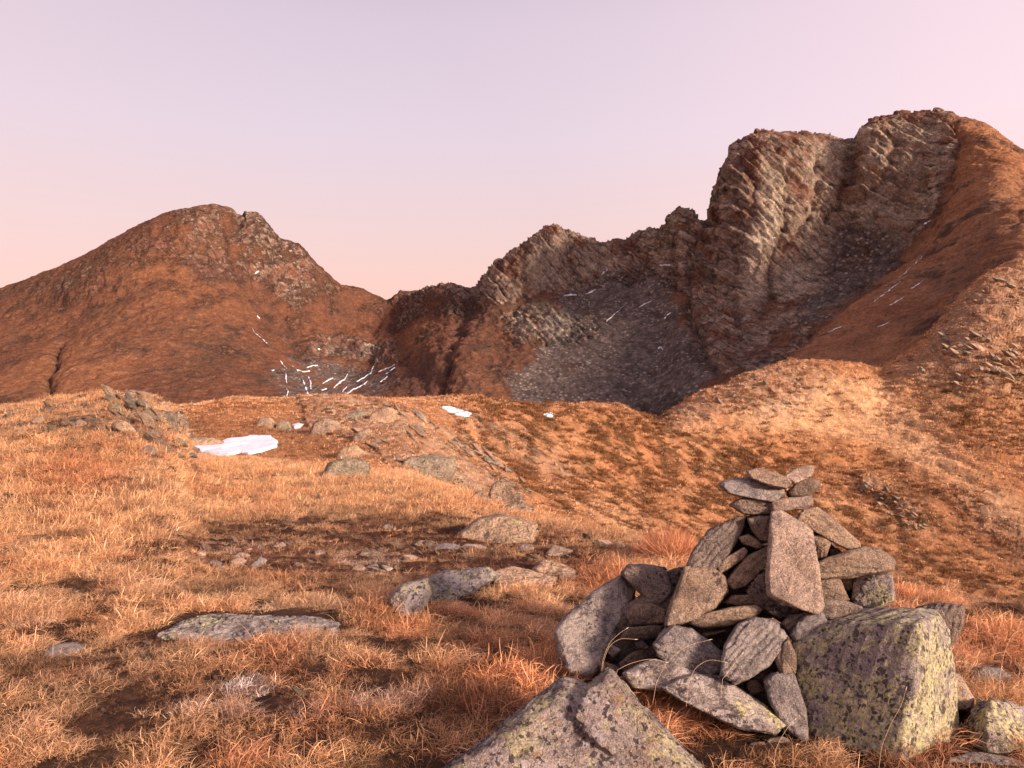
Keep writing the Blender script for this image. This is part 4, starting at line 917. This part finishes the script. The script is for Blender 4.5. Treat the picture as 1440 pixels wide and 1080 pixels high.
for lab, ln, w in [
    ('thin diagonal snow streak high on the left mountain above the bowl', [(355, 462), (361, 470), (370, 477), (379, 488)], 2.4),
    ('short snow streak at the upper left rim of the bowl', [(393, 507), (398, 513), (402, 519)], 2.6),
    ('vertical snow streak at the left side of the bowl', [(402, 525), (402, 534), (404, 540)], 3.4),
    ('snow dab at the bottom of the left vertical streak', [(402, 545), (405, 550), (403, 557)], 4),
    ('curved snow band along the head of the bowl', [(412, 515), (418, 521), (428, 523), (436, 522)], 2.8),
    ('lumpy snow patch at the head of the bowl right of the curved band', [(432, 517), (440, 515), (447, 514)], 4.5),
    ('broken vertical snow runnel in the middle of the bowl', [(425, 533), (429, 542), (433, 551), (431, 559), (427, 564)], 5.5),
    ('spotty snow beside the broken vertical runnel', [(434, 530), (437, 540), (437, 548)], 4),
    ('short level snow streak right of the broken runnel', [(454, 540), (463, 534), (469, 532)], 2.6),
    ('small snow dab under the short level streak', [(453, 549), (460, 547)], 2.8),
    ('slanting snow streak in the right half of the bowl', [(470, 546), (478, 538), (485, 533), (489, 526)], 3.4),
    ('longest slanting snow streak in the bowl, hooked at its top', [(502, 537), (513, 530), (521, 524), (524, 515)], 2.8),
    ('thin snow line low in the right half of the bowl', [(482, 558), (493, 551), (505, 544), (518, 536)], 2.0),
    ('tiny snow line left of the thin low line', [(481, 551), (488, 544)], 1.8),
    ('upper of the two parallel snow lines at the right rim of the bowl', [(532, 523), (545, 518), (556, 513)], 1.9),
    ('lower of the two parallel snow lines at the right rim of the bowl', [(542, 526), (550, 521), (555, 517)], 1.8),
    ('short snow line below the parallel pair at the right rim', [(535, 537), (541, 533), (545, 530)], 1.8),
    ('curled snow spot on the rocks above the bowl', [(444, 487), (447, 491), (452, 492)], 2.4),
    ('snow spot in the steep gully high on the left mountain', [(362, 386), (367, 382)], 2.4),
    ('larger snow spot halfway down the left mountain gully', [(354, 421), (360, 423)], 3.4),
    ('faint snow spot below the halfway one on the left mountain', [(363, 445), (367, 448)], 2.6),
    ('bright snow spot left of the vertical streak', [(382, 521), (386, 521)], 3.2)]:
    streak(lab, ln, w, GB)
GR = 'snow streaks under the cliffs on the right'
for lab, ln, w in [
    ('row of snow at the foot of the middle cliff', [(793, 416), (803, 415), (811, 415)], 2.2),
    ('snow streak at the right foot of the middle cliff', [(822, 414), (830, 411), (838, 408)], 2.4),
    ('small snow streak above the foot of the middle cliff', [(846, 386), (850, 382), (854, 378)], 2.2),
    ('longest snow streak on the grey scree slope', [(853, 452), (861, 445), (868, 439), (877, 431)], 2.0),
    ('thin snow streak right of the longest one on the grey scree', [(897, 434), (906, 428), (917, 423)], 2.0),
    ('small steep snow streak on the right of the grey scree', [(936, 449), (940, 444), (943, 440)], 2.6),
    ('lone snow spot low on the grey scree', [(924, 491), (928, 488), (932, 492)], 3.2),
    ('snow line on a ledge of the dark pinnacle', [(930, 373), (940, 373)], 2.0),
    ('slanted snow spot beside the ledge of the dark pinnacle', [(949, 372), (956, 369)], 2.2),
    ('long snow line along the right edge of the cliff scree, lower piece', [(1226, 426), (1240, 416), (1252, 407), (1267, 396)], 2.3),
    ('long snow line along the right edge of the cliff scree, middle piece', [(1264, 390), (1274, 382), (1280, 376)], 2.0),
    ('snow line along the right edge of the cliff scree, upper piece', [(1283, 374), (1290, 367), (1296, 361)], 2.0),
    ('snow line on the grass slope right of the long broken line', [(1249, 430), (1260, 424), (1271, 417)], 2.2),
    ('short snow line on the grass slope above that one', [(1280, 406), (1290, 400), (1298, 394)], 1.8),
    ('lowest snow line on the grass slope above the saddle', [(1164, 468), (1174, 463), (1184, 459)], 2.0),
    ('small snow line near the crest of the saddle slope', [(1232, 460), (1240, 457), (1247, 454)], 1.8),
    ('short snow line high on the right grass slope', [(1300, 315), (1308, 310)], 2.0),
    ('snow spot in a crack of the right cliff', [(1086, 335), (1090, 334)], 2.6)]:
    streak(lab, ln, w, GR)
# ------------------------------------------------------------------ grass: blades in tufts, tufts scattered
def tuft(nb, hgt, wid, spread, lean, curl, seed, segs=4):
    r = np.random.default_rng(seed)
    V, Fc, sh = [], [], []
    for i in range(nb):
        a = r.uniform(0, 6.283); rad = spread * math.sqrt(r.uniform())
        b0 = np.array([math.cos(a) * rad, math.sin(a) * rad, -0.01])
        a2 = a + r.normal(0, 0.9)
        L = hgt * r.uniform(.55, 1.25); th = abs(r.normal(0, lean)) + .08; az = a2; w = wid * r.uniform(.7, 1.3)
        cu = r.normal(curl, curl * .6); tw = r.normal(0, .35)
        pth = [b0]; q = b0.copy()
        for s in range(segs):
            st = np.array([math.sin(th) * math.cos(az), math.sin(th) * math.sin(az), math.cos(th)]) * L / segs
            q = q + st
            if q[2] < 0.004: q[2] = 0.004
            pth.append(q.copy()); th = min(th + cu / segs, 2.2); az += tw
        sd = np.array([-math.sin(az), math.cos(az), 0]) ; n0 = len(V); tone = r.uniform(0, 1)
        side = sd * math.cos(r.uniform(0, 1.2)) + np.array([0, 0, 1]) * .3
        for k, q in enumerate(pth):
            ww = w * (1 - (k / segs) ** 2 * .8) * .5
            V += [q - side * ww, q + side * ww]
            f = k / segs
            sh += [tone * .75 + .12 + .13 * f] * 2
        for k in range(segs): Fc.append((n0 + 2 * k, n0 + 2 * k + 1, n0 + 2 * k + 3, n0 + 2 * k + 2))
    me = fast_mesh('tuft', np.array(V), np.array(Fc)); attr(me, 'shade', np.array(sh)); smooth(me)
    return me
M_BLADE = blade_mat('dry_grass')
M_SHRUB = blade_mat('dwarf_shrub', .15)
def source(name, meshes, mat):
    c = bpy.data.collections.new(name)
    for i, me in enumerate(meshes):
        me.materials.append(mat)
        c.objects.link(bpy.data.objects.new(f'{name}_{i:02d}', me))
    return c
def scatter(name, label_kind, P, rot, scl, tint, idx, coll):
    me = bpy.data.meshes.new(name); me.vertices.add(len(P)); me.vertices.foreach_set('co', P.astype(np.float32).ravel())
    attr(me, 'rot', rot, 'FLOAT_VECTOR'); attr(me, 'scl', scl, 'FLOAT_VECTOR'); attr(me, 'tint', tint, 'FLOAT_VECTOR'); attr(me, 'idx', idx, 'INT')
    o = link(name, me, None); tag(o, kind='stuff')
    ng = bpy.data.node_groups.new(name, 'GeometryNodeTree')
    ng.interface.new_socket('Geometry', in_out='INPUT', socket_type='NodeSocketGeometry'); ng.interface.new_socket('Geometry', in_out='OUTPUT', socket_type='NodeSocketGeometry')
    N, Lk = ng.nodes, ng.links
    gi, go = N.new('NodeGroupInput'), N.new('NodeGroupOutput')
    ip = N.new('GeometryNodeInstanceOnPoints'); ci = N.new('GeometryNodeCollectionInfo')
    ci.inputs['Collection'].default_value = coll; ci.inputs['Separate Children'].default_value = True; ci.inputs['Reset Children'].default_value = True
    def na(nm, typ):
        n = N.new('GeometryNodeInputNamedAttribute'); n.data_type = typ; n.inputs[0].default_value = nm; return n.outputs[0]
    Lk.new(gi.outputs[0], ip.inputs['Points']); Lk.new(ci.outputs[0], ip.inputs['Instance']); ip.inputs['Pick Instance'].default_value = True
    Lk.new(na('idx', 'INT'), ip.inputs['Instance Index'])
    er = N.new('FunctionNodeEulerToRotation'); Lk.new(na('rot', 'FLOAT_VECTOR'), er.inputs[0]); Lk.new(er.outputs[0], ip.inputs['Rotation'])
    Lk.new(na('scl', 'FLOAT_VECTOR'), ip.inputs['Scale']); Lk.new(ip.outputs[0], go.inputs[0])
    m = o.modifiers.new('scatter', 'NODES'); m.node_group = ng
    return o
R0 = np.random.default_rng(99)
def sample(r0, r1, dens_fn, u0=-90, u1=1530):
    """random points on rows r0..r1 of the ground, dens_fn gives tufts per square metre"""
    c0, c1 = np.searchsorted(UCOL, u0), np.searchsorted(UCOL, u1)
    Pg = POS[r0:r1 + 1, c0:c1 + 1]
    e1 = Pg[1:, :-1] - Pg[:-1, :-1]; e2 = Pg[:-1, 1:] - Pg[:-1, :-1]
    ar = np.linalg.norm(np.cross(e1, e2), axis=-1)
    yy = Pg[:-1, :-1, 1]
    # do not plant what the crest in front hides
    vis = PV[:r1 + 1, c0:c1 + 1]; hor = np.minimum.accumulate(vis, axis=0)[r0:r1][:, :-1]
    seen = (PV[r0:r1, c0:c1] - hor) < (10 + 260 / np.maximum(yy, 1))
    lam = ar * dens_fn(yy, r0, r1, c0, c1) * seen
    k = R0.poisson(np.minimum(lam, 400))
    cell = np.repeat(np.arange(k.size), k.ravel())
    i, j = np.unravel_index(cell, k.shape); a, b = R0.random(len(cell))[:, None], R0.random(len(cell))[:, None]
    Q = Pg[i, j] * (1 - a) * (1 - b) + Pg[i + 1, j] * a * (1 - b) + Pg[i, j + 1] * (1 - a) * b + Pg[i + 1, j + 1] * a * b
    return Q, i + r0, j + c0
def pix(Q): return CU + Q[:, 0] / Q[:, 1] * F, HV - Q[:, 2] / Q[:, 1] * F
def outside(Q):
    ok = np.ones(len(Q), bool)
    for h in FOOT:
        lo, hi = h.min(0) - .02, h.max(0) + .02
        s = np.nonzero(ok & (Q[:, 0] > lo[0]) & (Q[:, 0] < hi[0]) & (Q[:, 1] > lo[1]) & (Q[:, 1] < hi[1]))[0]
        if len(s): ok[s[inside(h, Q[s, 0], Q[s, 1])]] = False
    return ok
STRAW, TAN, RUST, DEEP, PALE, HEATH, OLIVE = [np.array(c) for c in [(.74, .425, .22), (.57, .34, .195), (.60, .225, .10), (.34, .12, .062), (.80, .60, .43), (.12, .045, .034), (.135, .085, .048)]]
def lerp(a, b, t): return a * (1 - t[:, None]) + b * t[:, None]
def patch(u, v, lst):
    z = np.zeros_like(u)
    for cu, cv, ru, rv, s in lst: z = np.maximum(z, s * sstep(1.3, .5, np.hypot((u - cu) / ru, (v - cv) / rv)))
    return z
RUSTY = [(105, 668, 80, 30, .8), (840, 810, 60, 30, .8), (690, 970, 100, 50, .8), (1000, 1010, 130, 50, .75), (1400, 915, 70, 50, .6), (1290, 1060, 60, 40, .6), (560, 870, 60, 30, .5), (690, 705, 60, 14, .5), (1270, 845, 40, 20, .9), (810, 930, 60, 30, .6), (370, 930, 50, 26, .6), (490, 660, 60, 14, .4), (380, 715, 30, 14, .4)]
FROST = [(350, 972, 46, 16, .9), (300, 1000, 70, 20, .4), (545, 985, 60, 16, .5), (330, 770, 50, 10, .3), (520, 790, 60, 10, .3), (410, 1000, 60, 14, .5)]
DARKP = [(60, 940, 80, 20, .5), (330, 745, 60, 8, .6), (550, 735, 80, 9, .6), (620, 745, 60, 8, .6), (480, 720, 60, 8, .4), (1400, 862, 60, 10, .7), (300, 830, 60, 12, .4), (640, 900, 40, 20, .4), (120, 985, 120, 22, .3), (760, 870, 30, 12, .3)]
def tints(Q, heath):
    u, v = pix(Q)
    a = 1.4 * fbm(Q / 1.3, 3); b = 1.3 * fbm(Q / 0.5 + 30, 3); c = fbm(Q / 5 + 60, 2)
    t = lerp(np.tile(TAN, (len(Q), 1)), STRAW, np.clip(.5 + 1.3 * a + .5 * c + .5 * sstep(900, 720, v), 0, 1))
    wu = u + 25 * a; wv = v + 10 * b
    t = lerp(t, np.tile(RUST, (len(Q), 1)), np.clip(np.maximum(.75 * patch(wu, wv, RUSTY), sstep(.12, .5, b + .5 * c) * .52), 0, 1))
    t = lerp(t, np.tile(DEEP, (len(Q), 1)), np.clip(sstep(.35, .8, a - b) * .6, 0, 1))
    t = lerp(t, np.tile(OLIVE, (len(Q), 1)), np.clip(np.maximum(patch(wu, wv, DARKP), .55 * sstep(.2, .45, fbm(Q / .8 + 90, 3))), 0, 1))
    t = lerp(t, np.tile(HEATH, (len(Q), 1)), np.clip(np.maximum(heath, .7 * sstep(.22, .42, fbm(Q / 1.1 + 200, 3))) * sstep(-.35, .1, b), 0, 1) * .9 * (R0.random(len(Q)) < .84))
    t = lerp(t, np.tile(PALE, (len(Q), 1)), np.clip(sstep(.3, .55, fbm(Q / .35 + 120, 2)) * .4, 0, 1))
    t = lerp(t, np.tile(np.array((.60, .50, .47)), (len(Q), 1)), patch(wu, wv, FROST) * (R0.random(len(Q)) < .6))
    return t * np.clip(R0.lognormal(-.05, .27, (len(Q), 1)), .4, 1.9)
def spin(n, lean=.25): return np.stack([R0.normal(0, lean, n), R0.normal(0, lean, n), R0.uniform(0, 6.283, n)], 1)
def keep(*a, m): return [x[m] for x in a]
# near: real blades
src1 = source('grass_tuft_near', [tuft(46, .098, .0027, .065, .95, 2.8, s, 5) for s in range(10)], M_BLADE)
Q, gi_, gj_ = sample(RS[1] - 12, RS[3], lambda yy, *a: np.where(yy < 7.5, 430, 430 * sstep(12, 7.5, yy)))
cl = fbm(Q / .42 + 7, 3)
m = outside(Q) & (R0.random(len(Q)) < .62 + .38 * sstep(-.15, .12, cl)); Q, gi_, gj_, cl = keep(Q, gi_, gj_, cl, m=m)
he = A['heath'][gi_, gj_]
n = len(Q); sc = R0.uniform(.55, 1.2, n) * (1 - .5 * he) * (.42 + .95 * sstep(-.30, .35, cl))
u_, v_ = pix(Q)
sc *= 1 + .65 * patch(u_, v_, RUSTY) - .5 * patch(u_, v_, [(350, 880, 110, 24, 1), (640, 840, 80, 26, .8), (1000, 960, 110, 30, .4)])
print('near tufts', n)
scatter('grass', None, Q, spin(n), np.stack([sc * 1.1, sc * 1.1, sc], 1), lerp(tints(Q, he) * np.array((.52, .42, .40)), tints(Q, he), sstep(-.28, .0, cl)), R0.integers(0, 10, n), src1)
# middle: the same plants, fewer and broader blades
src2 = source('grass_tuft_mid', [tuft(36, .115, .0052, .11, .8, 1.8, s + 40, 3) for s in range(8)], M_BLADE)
Q, gi_, gj_ = sample(RS[1], RS[4], lambda yy, *a: 110 * sstep(7, 10, yy) * np.clip(14 / np.maximum(yy, 1), .35, 1))
m = outside(Q); Q, gi_, gj_ = keep(Q, gi_, gj_, m=m)
he = A['heath'][gi_, gj_]; rk = A['rock'][gi_, gj_]
m = R0.random(len(Q)) > rk * .7; Q, he = Q[m], he[m]
n = len(Q); sc = R0.uniform(.6, 1.2, n) * (1 - .45 * he) * np.clip(1 + .02 * (Q[:, 1] - 10), 1, 1.5) * (1 + .8 * fbm(Q / .9 + 7, 3))
print('mid tufts', n)
scatter('grass', None, Q, spin(n), np.stack([sc, sc, sc], 1), tints(Q, he), R0.integers(0, 8, n), src2)
# ridge: coarse turf and dwarf shrubs
src3 = source('turf_clump', [tuft(26, .20, .03, .3, .7, 1.0, s + 80, 2) for s in range(8)], M_BLADE)
src4 = source('shrub_clump', [tuft(60, .30, .045, .42, .7, .8, s + 120, 2) for s in range(8)], M_SHRUB)
Q, gi_, gj_ = sample(RS[4], RS[6] + 6, lambda yy, *a: 5.5 * np.clip(60 / yy, .25, 1.3) ** 1.4)
rk, st_, sh_ = A['rock'][gi_, gj_], A['straw_or_lit'][gi_, gj_], A['shrub'][gi_, gj_]; he = A['heath'][gi_, gj_]
m = outside(Q) & (R0.random(len(Q)) > rk * .75)
u_, v_ = pix(Q); m &= ~inside([(258, 624), (300, 626), (350, 614), (394, 618), (390, 630), (340, 641), (295, 643)], u_, v_)
Q, rk, st_, sh_, he = keep(Q, rk, st_, sh_, he, m=m); n = len(Q)
Qr = np.stack([(Q[:, 0] * .75 - Q[:, 2] * .66) / 2.6, Q[:, 1] / 4.2, (Q[:, 0] * .66 + Q[:, 2] * .75) / 1.5], 1)
clump = .75 * fbm(Qr + 11, 3) + .4 * fbm(Qr / 3.7 + 31, 2) + .6 * fbm(Qr * 2.3 + 71, 2)
isS = (sh_ * sstep(-.12, .12, clump) > R0.random(n)) | (R0.random(n) < .02)
a = fbm(Qr / 6, 3)
tg = lerp(np.tile(np.array((.62, .33, .165)), (n, 1)), np.tile(np.array((.74, .46, .26)), (n, 1)), np.clip(.45 + a + .5 * st_, 0, 1))
tg = lerp(tg, np.tile(RUST * .9, (n, 1)), np.clip(sstep(.0, .4, fbm(Qr / 2.5 + 5, 3)) * .6 * (1 - st_), 0, 1))
tg = lerp(tg, np.tile(np.array((.24, .10, .05)), (n, 1)), he * .8)
ts = lerp(np.tile(np.array((.15, .082, .036)), (n, 1)), np.tile(np.array((.26, .10, .042)), (n, 1)), R0.random(n))
big = np.clip(Q[:, 1] / 80, .7, 1.9)
sc = R0.uniform(.6, 1.25, n) * big
g = ~isS
print('ridge clumps', g.sum(), isS.sum())
scatter('ridge_grass', None, Q[g], spin(g.sum(), .2), np.stack([sc, sc, sc * .8], 1)[g], (tg * np.clip(R0.lognormal(-.05, .3, (n, 1)), .45, 1.7))[g], R0.integers(0, 8, g.sum()), src3)
scatter('ridge_shrubs', None, Q[isS], spin(isS.sum(), .2), np.stack([sc, sc, sc * .85], 1)[isS], (ts * R0.uniform(.75, 1.2, (n, 1)))[isS], R0.integers(0, 8, isS.sum()), src4)

# ------------------------------------------------------------------ single plants one can point at
def tube(path, r0, r1, sides=5):
    path = np.array(path); n = len(path); V = []
    for k in range(n):
        tg_ = path[min(k + 1, n - 1)] - path[max(k - 1, 0)]; tg_ /= np.linalg.norm(tg_)
        a_ = np.cross(tg_, (0, 1, .2)); a_ /= np.linalg.norm(a_); b_ = np.cross(tg_, a_); r = r0 + (r1 - r0) * k / (n - 1)
        V += [path[k] + r * (math.cos(t) * a_ + math.sin(t) * b_) for t in np.arange(sides) * 2 * math.pi / sides]
    idx = np.arange(n * sides).reshape(n, sides)
    return np.array(V), [(idx[k, i], idx[k, (i + 1) % sides], idx[k + 1, (i + 1) % sides], idx[k + 1, i]) for k in range(n - 1) for i in range(sides)]
M_STALK, M_SEED = stalk_mat(), seed_mat()
for lab, pts, d in [
    ('straight grass stalk rising before the dark gap left of the pointed stone', [(845, 935), (857, 905), (872, 890), (881, 884)], 3.95),
    ('grass stalk arching right below the dark slabs on the left', [(846, 938), (858, 908), (876, 898), (893, 899)], 3.9),
    ('long grass stalk crossing in front of the pointed stone', [(918, 970), (940, 930), (968, 908), (997, 900)], 3.8),
    ('grass stalk bending right over the rounded upright stone', [(965, 975), (978, 940), (1000, 928), (1019, 931)], 3.75),
    ('straight leaning stalk before the rounded upright stone', [(1014, 958), (1028, 940), (1043, 920)], 3.8),
    ('grass stalk arching over the flat greenish stone', [(862, 945), (890, 932), (915, 927), (936, 931)], 3.75),
    ('tall stalk at the foot of the big boulder near its left corner', [(1088, 1060), (1100, 1035), (1112, 1018), (1118, 1012)], 3.55),
    ('long thin stalk standing against the right face of the big boulder', [(1236, 1060), (1252, 1020), (1268, 990), (1274, 970)], 3.55),
    ('stalk curving over the grass right of the big boulder', [(1405, 960), (1412, 920), (1425, 892), (1440, 884)], 3.7)]:
    q = np.array(pts, float); tq = np.linspace(0, len(q) - 1, 14); dd_ = np.linspace(d, d + .1, 14)
    pu, pv = pchip(np.arange(len(q)), q[:, 0], tq), pchip(np.arange(len(q)), q[:, 1], tq)
    path = np.array([P3(a_, b_, c_) for a_, b_, c_ in zip(pu, pv, dd_)])
    path[0, 2] -= .06
    root = bpy.data.objects.new('grass_stalk', None); COL.objects.link(root); root.location = path[0]; root.empty_display_size = .05
    tag(root, lab, 'grass stalk', 'seeding grass stalks round the cairn')
    V, Fc = tube(path - path[0], .0006, .00035); me = fast_mesh('stem', V, Fc); smooth(me); link('stem', me, M_STALK, root)
    e = path[-1] - path[-3]; e /= np.linalg.norm(e)
    hp = [path[-1] - path[0] + e * k for k in np.linspace(-.004, .018, 6)]
    V, Fc = tube(hp, .00036, .00036, 6)
    cc = np.repeat(np.array(hp), 6, 0); rad = np.repeat(np.array([1, 3.2, 4, 3.6, 2.4, .6]), 6)[:, None]
    me = fast_mesh('seed_head', cc + (V - cc) * rad, Fc); smooth(me); link('seed_head', me, M_SEED, root)
# a rounded tussock behind the left flank of the cairn
Pt, _ = surf(940, 785, 1, 4)
r = np.random.default_rng(5); Vs, Fs, Ss = [], [], []; k = 0
for i in range(420):
    t_ = tuft(6, .30, .005, .03, .25, .7, 1000 + i, 4) if i < 24 else None
    if t_ is not None:
        co = np.empty(len(t_.vertices) * 3, np.float32); t_.vertices.foreach_get('co', co); lib = globals().setdefault('_lib', []); lib.append(co.reshape(-1, 3)); fa = np.array([list(pg.vertices) for pg in t_.polygons]); bpy.data.meshes.remove(t_)
    base = _lib[i % 24]
    az, rad = r.uniform(0, 6.28), .24 * math.sqrt(r.uniform())
    ca, sa = math.cos(az), math.sin(az); h = (1 - (rad / .32) ** 2) * .8 + .3
    ln = rad / .24 * .8; cl, sl = math.cos(ln), math.sin(ln)
    b_ = base * np.array([1, 1, h]); x = b_[:, 0] * cl + b_[:, 2] * sl; z = -b_[:, 0] * sl + b_[:, 2] * cl
    Vs.append(np.stack([x * ca - b_[:, 1] * sa + rad * ca, x * sa + b_[:, 1] * ca + rad * sa, np.maximum(z, 0) + .02], 1)); Fs.append(fa + k); k += len(base); Ss.append(np.full(len(base), r.uniform(.2, 1)))
me = fast_mesh('grass_tussock', np.concatenate(Vs), np.concatenate(Fs)); attr(me, 'shade', np.concatenate(Ss)); smooth(me)
t = NT('tussock_grass'); M_TUS = t.done(t.ramp(t.attr('shade'), (0, (.26, .09, .045)), (.6, (.54, .22, .11)), (1, (.70, .38, .22))), .8, spec=.1)
o = tag(link('grass_tussock', me, M_TUS), 'rounded rusty grass tussock on the edge behind the left flank of the cairn', 'grass tussock'); o.location = Pt
# ------------------------------------------------------------------ sky, sun, camera
SUN = Vector((0.70, -0.66, 0.28)).normalized()
elev = math.asin(SUN.z); azim = math.atan2(SUN.x, SUN.y)
w = bpy.data.worlds.new('World'); scene.world = w; w.use_nodes = True
T = w.node_tree; T.nodes.clear()
def wn(t, **k):
    n = T.nodes.new('ShaderNode' + t)
    for a, b in k.items(): setattr(n, a, b)
    return n
def ln(a, b): T.links.new(a, b)
sky = wn('TexSky', sky_type='NISHITA'); sky.sun_disc = False; sky.sun_elevation = elev; sky.sun_rotation = azim; sky.air_density = 1.0; sky.dust_density = 1.5; sky.ozone_density = 2.0
bg1 = wn('Background'); ln(sky.outputs[0], bg1.inputs[0]); bg1.inputs[1].default_value = 0.012
tc = wn('TexCoord'); sep = wn('SeparateXYZ'); ln(tc.outputs['Generated'], sep.inputs[0])
rp_ = wn('ValToRGB'); cr = rp_.color_ramp
stops = [(0.0, (.92, .47, .34)), (.10, (.88, .50, .40)), (.19, (.78, .545, .515)), (.29, (.70, .56, .62)), (.40, (.635, .51, .585)), (.55, (.44, .36, .43)), (1.0, (.26, .24, .32))]
while len(cr.elements) < len(stops): cr.elements.new(.5)
for e, (p_, c_) in zip(cr.elements, stops): e.position = p_; e.color = (*c_, 1)
ln(sep.outputs[2], rp_.inputs[0])
# the glow is warmer away from the point opposite the sun's side, most of all towards the right
az = wn('Math', operation='ABSOLUTE'); ax_ = wn('Math', operation='ADD'); ln(sep.outputs[0], ax_.inputs[0]); ax_.inputs[1].default_value = 0.10; ln(ax_.outputs[0], az.inputs[0])
mr = wn('MapRange', interpolation_type='SMOOTHSTEP'); ln(az.outputs[0], mr.inputs[0]); mr.inputs[1].default_value = .08; mr.inputs[2].default_value = .75
mx = wn('Mix', data_type='RGBA'); mm = wn('Math', operation='MULTIPLY'); ln(mr.outputs[0], mm.inputs[0]); mm.inputs[1].default_value = .4; ln(mm.outputs[0], mx.inputs[0]); ln(rp_.outputs[0], mx.inputs[6]); mx.inputs[7].default_value = (.84, .58, .56, 1)
# brighter towards the sun
dp = wn('VectorMath', operation='DOT_PRODUCT'); ln(tc.outputs['Generated'], dp.inputs[0]); dp.inputs[1].default_value = SUN
m2 = wn('MapRange'); ln(dp.outputs['Value'], m2.inputs[0]); m2.inputs[1].default_value = -0.55; m2.inputs[2].default_value = 1; m2.inputs[3].default_value = .665; m2.inputs[4].default_value = 1.08
bg2 = wn('Background'); ln(mx.outputs[2], bg2.inputs[0]); ln(m2.outputs[0], bg2.inputs[1])
ad = wn('AddShader'); ln(bg1.outputs[0], ad.inputs[0]); ln(bg2.outputs[0], ad.inputs[1])
out = wn('OutputWorld'); ln(ad.outputs[0], out.inputs[0])
sd_ = bpy.data.lights.new('sun', 'SUN'); sd_.energy = 5.0; sd_.angle = math.radians(8.0); sd_.color = (1.0, .79, .62)
so = bpy.data.objects.new('sun', sd_); COL.objects.link(so); so.rotation_euler = SUN.to_track_quat('Z', 'Y').to_euler(); so.location = (60, -40, 40)
cd = bpy.data.cameras.new('camera'); cam = bpy.data.objects.new('camera', cd); COL.objects.link(cam)
cam.rotation_euler = (math.pi / 2, 0, 0); cd.sensor_width = 36; cd.lens = 36 * F / 1440; cd.shift_y = (HV - 540) / 1440; cd.clip_start = .05; cd.clip_end = 20000
scene.camera = cam
scene.view_settings.view_transform = 'Standard'; scene.view_settings.look = 'None'; scene.view_settings.exposure = 0.74; scene.view_settings.gamma = 1
scene.cycles.max_bounces = 5; scene.cycles.diffuse_bounces = 3; scene.cycles.transparent_max_bounces = 4
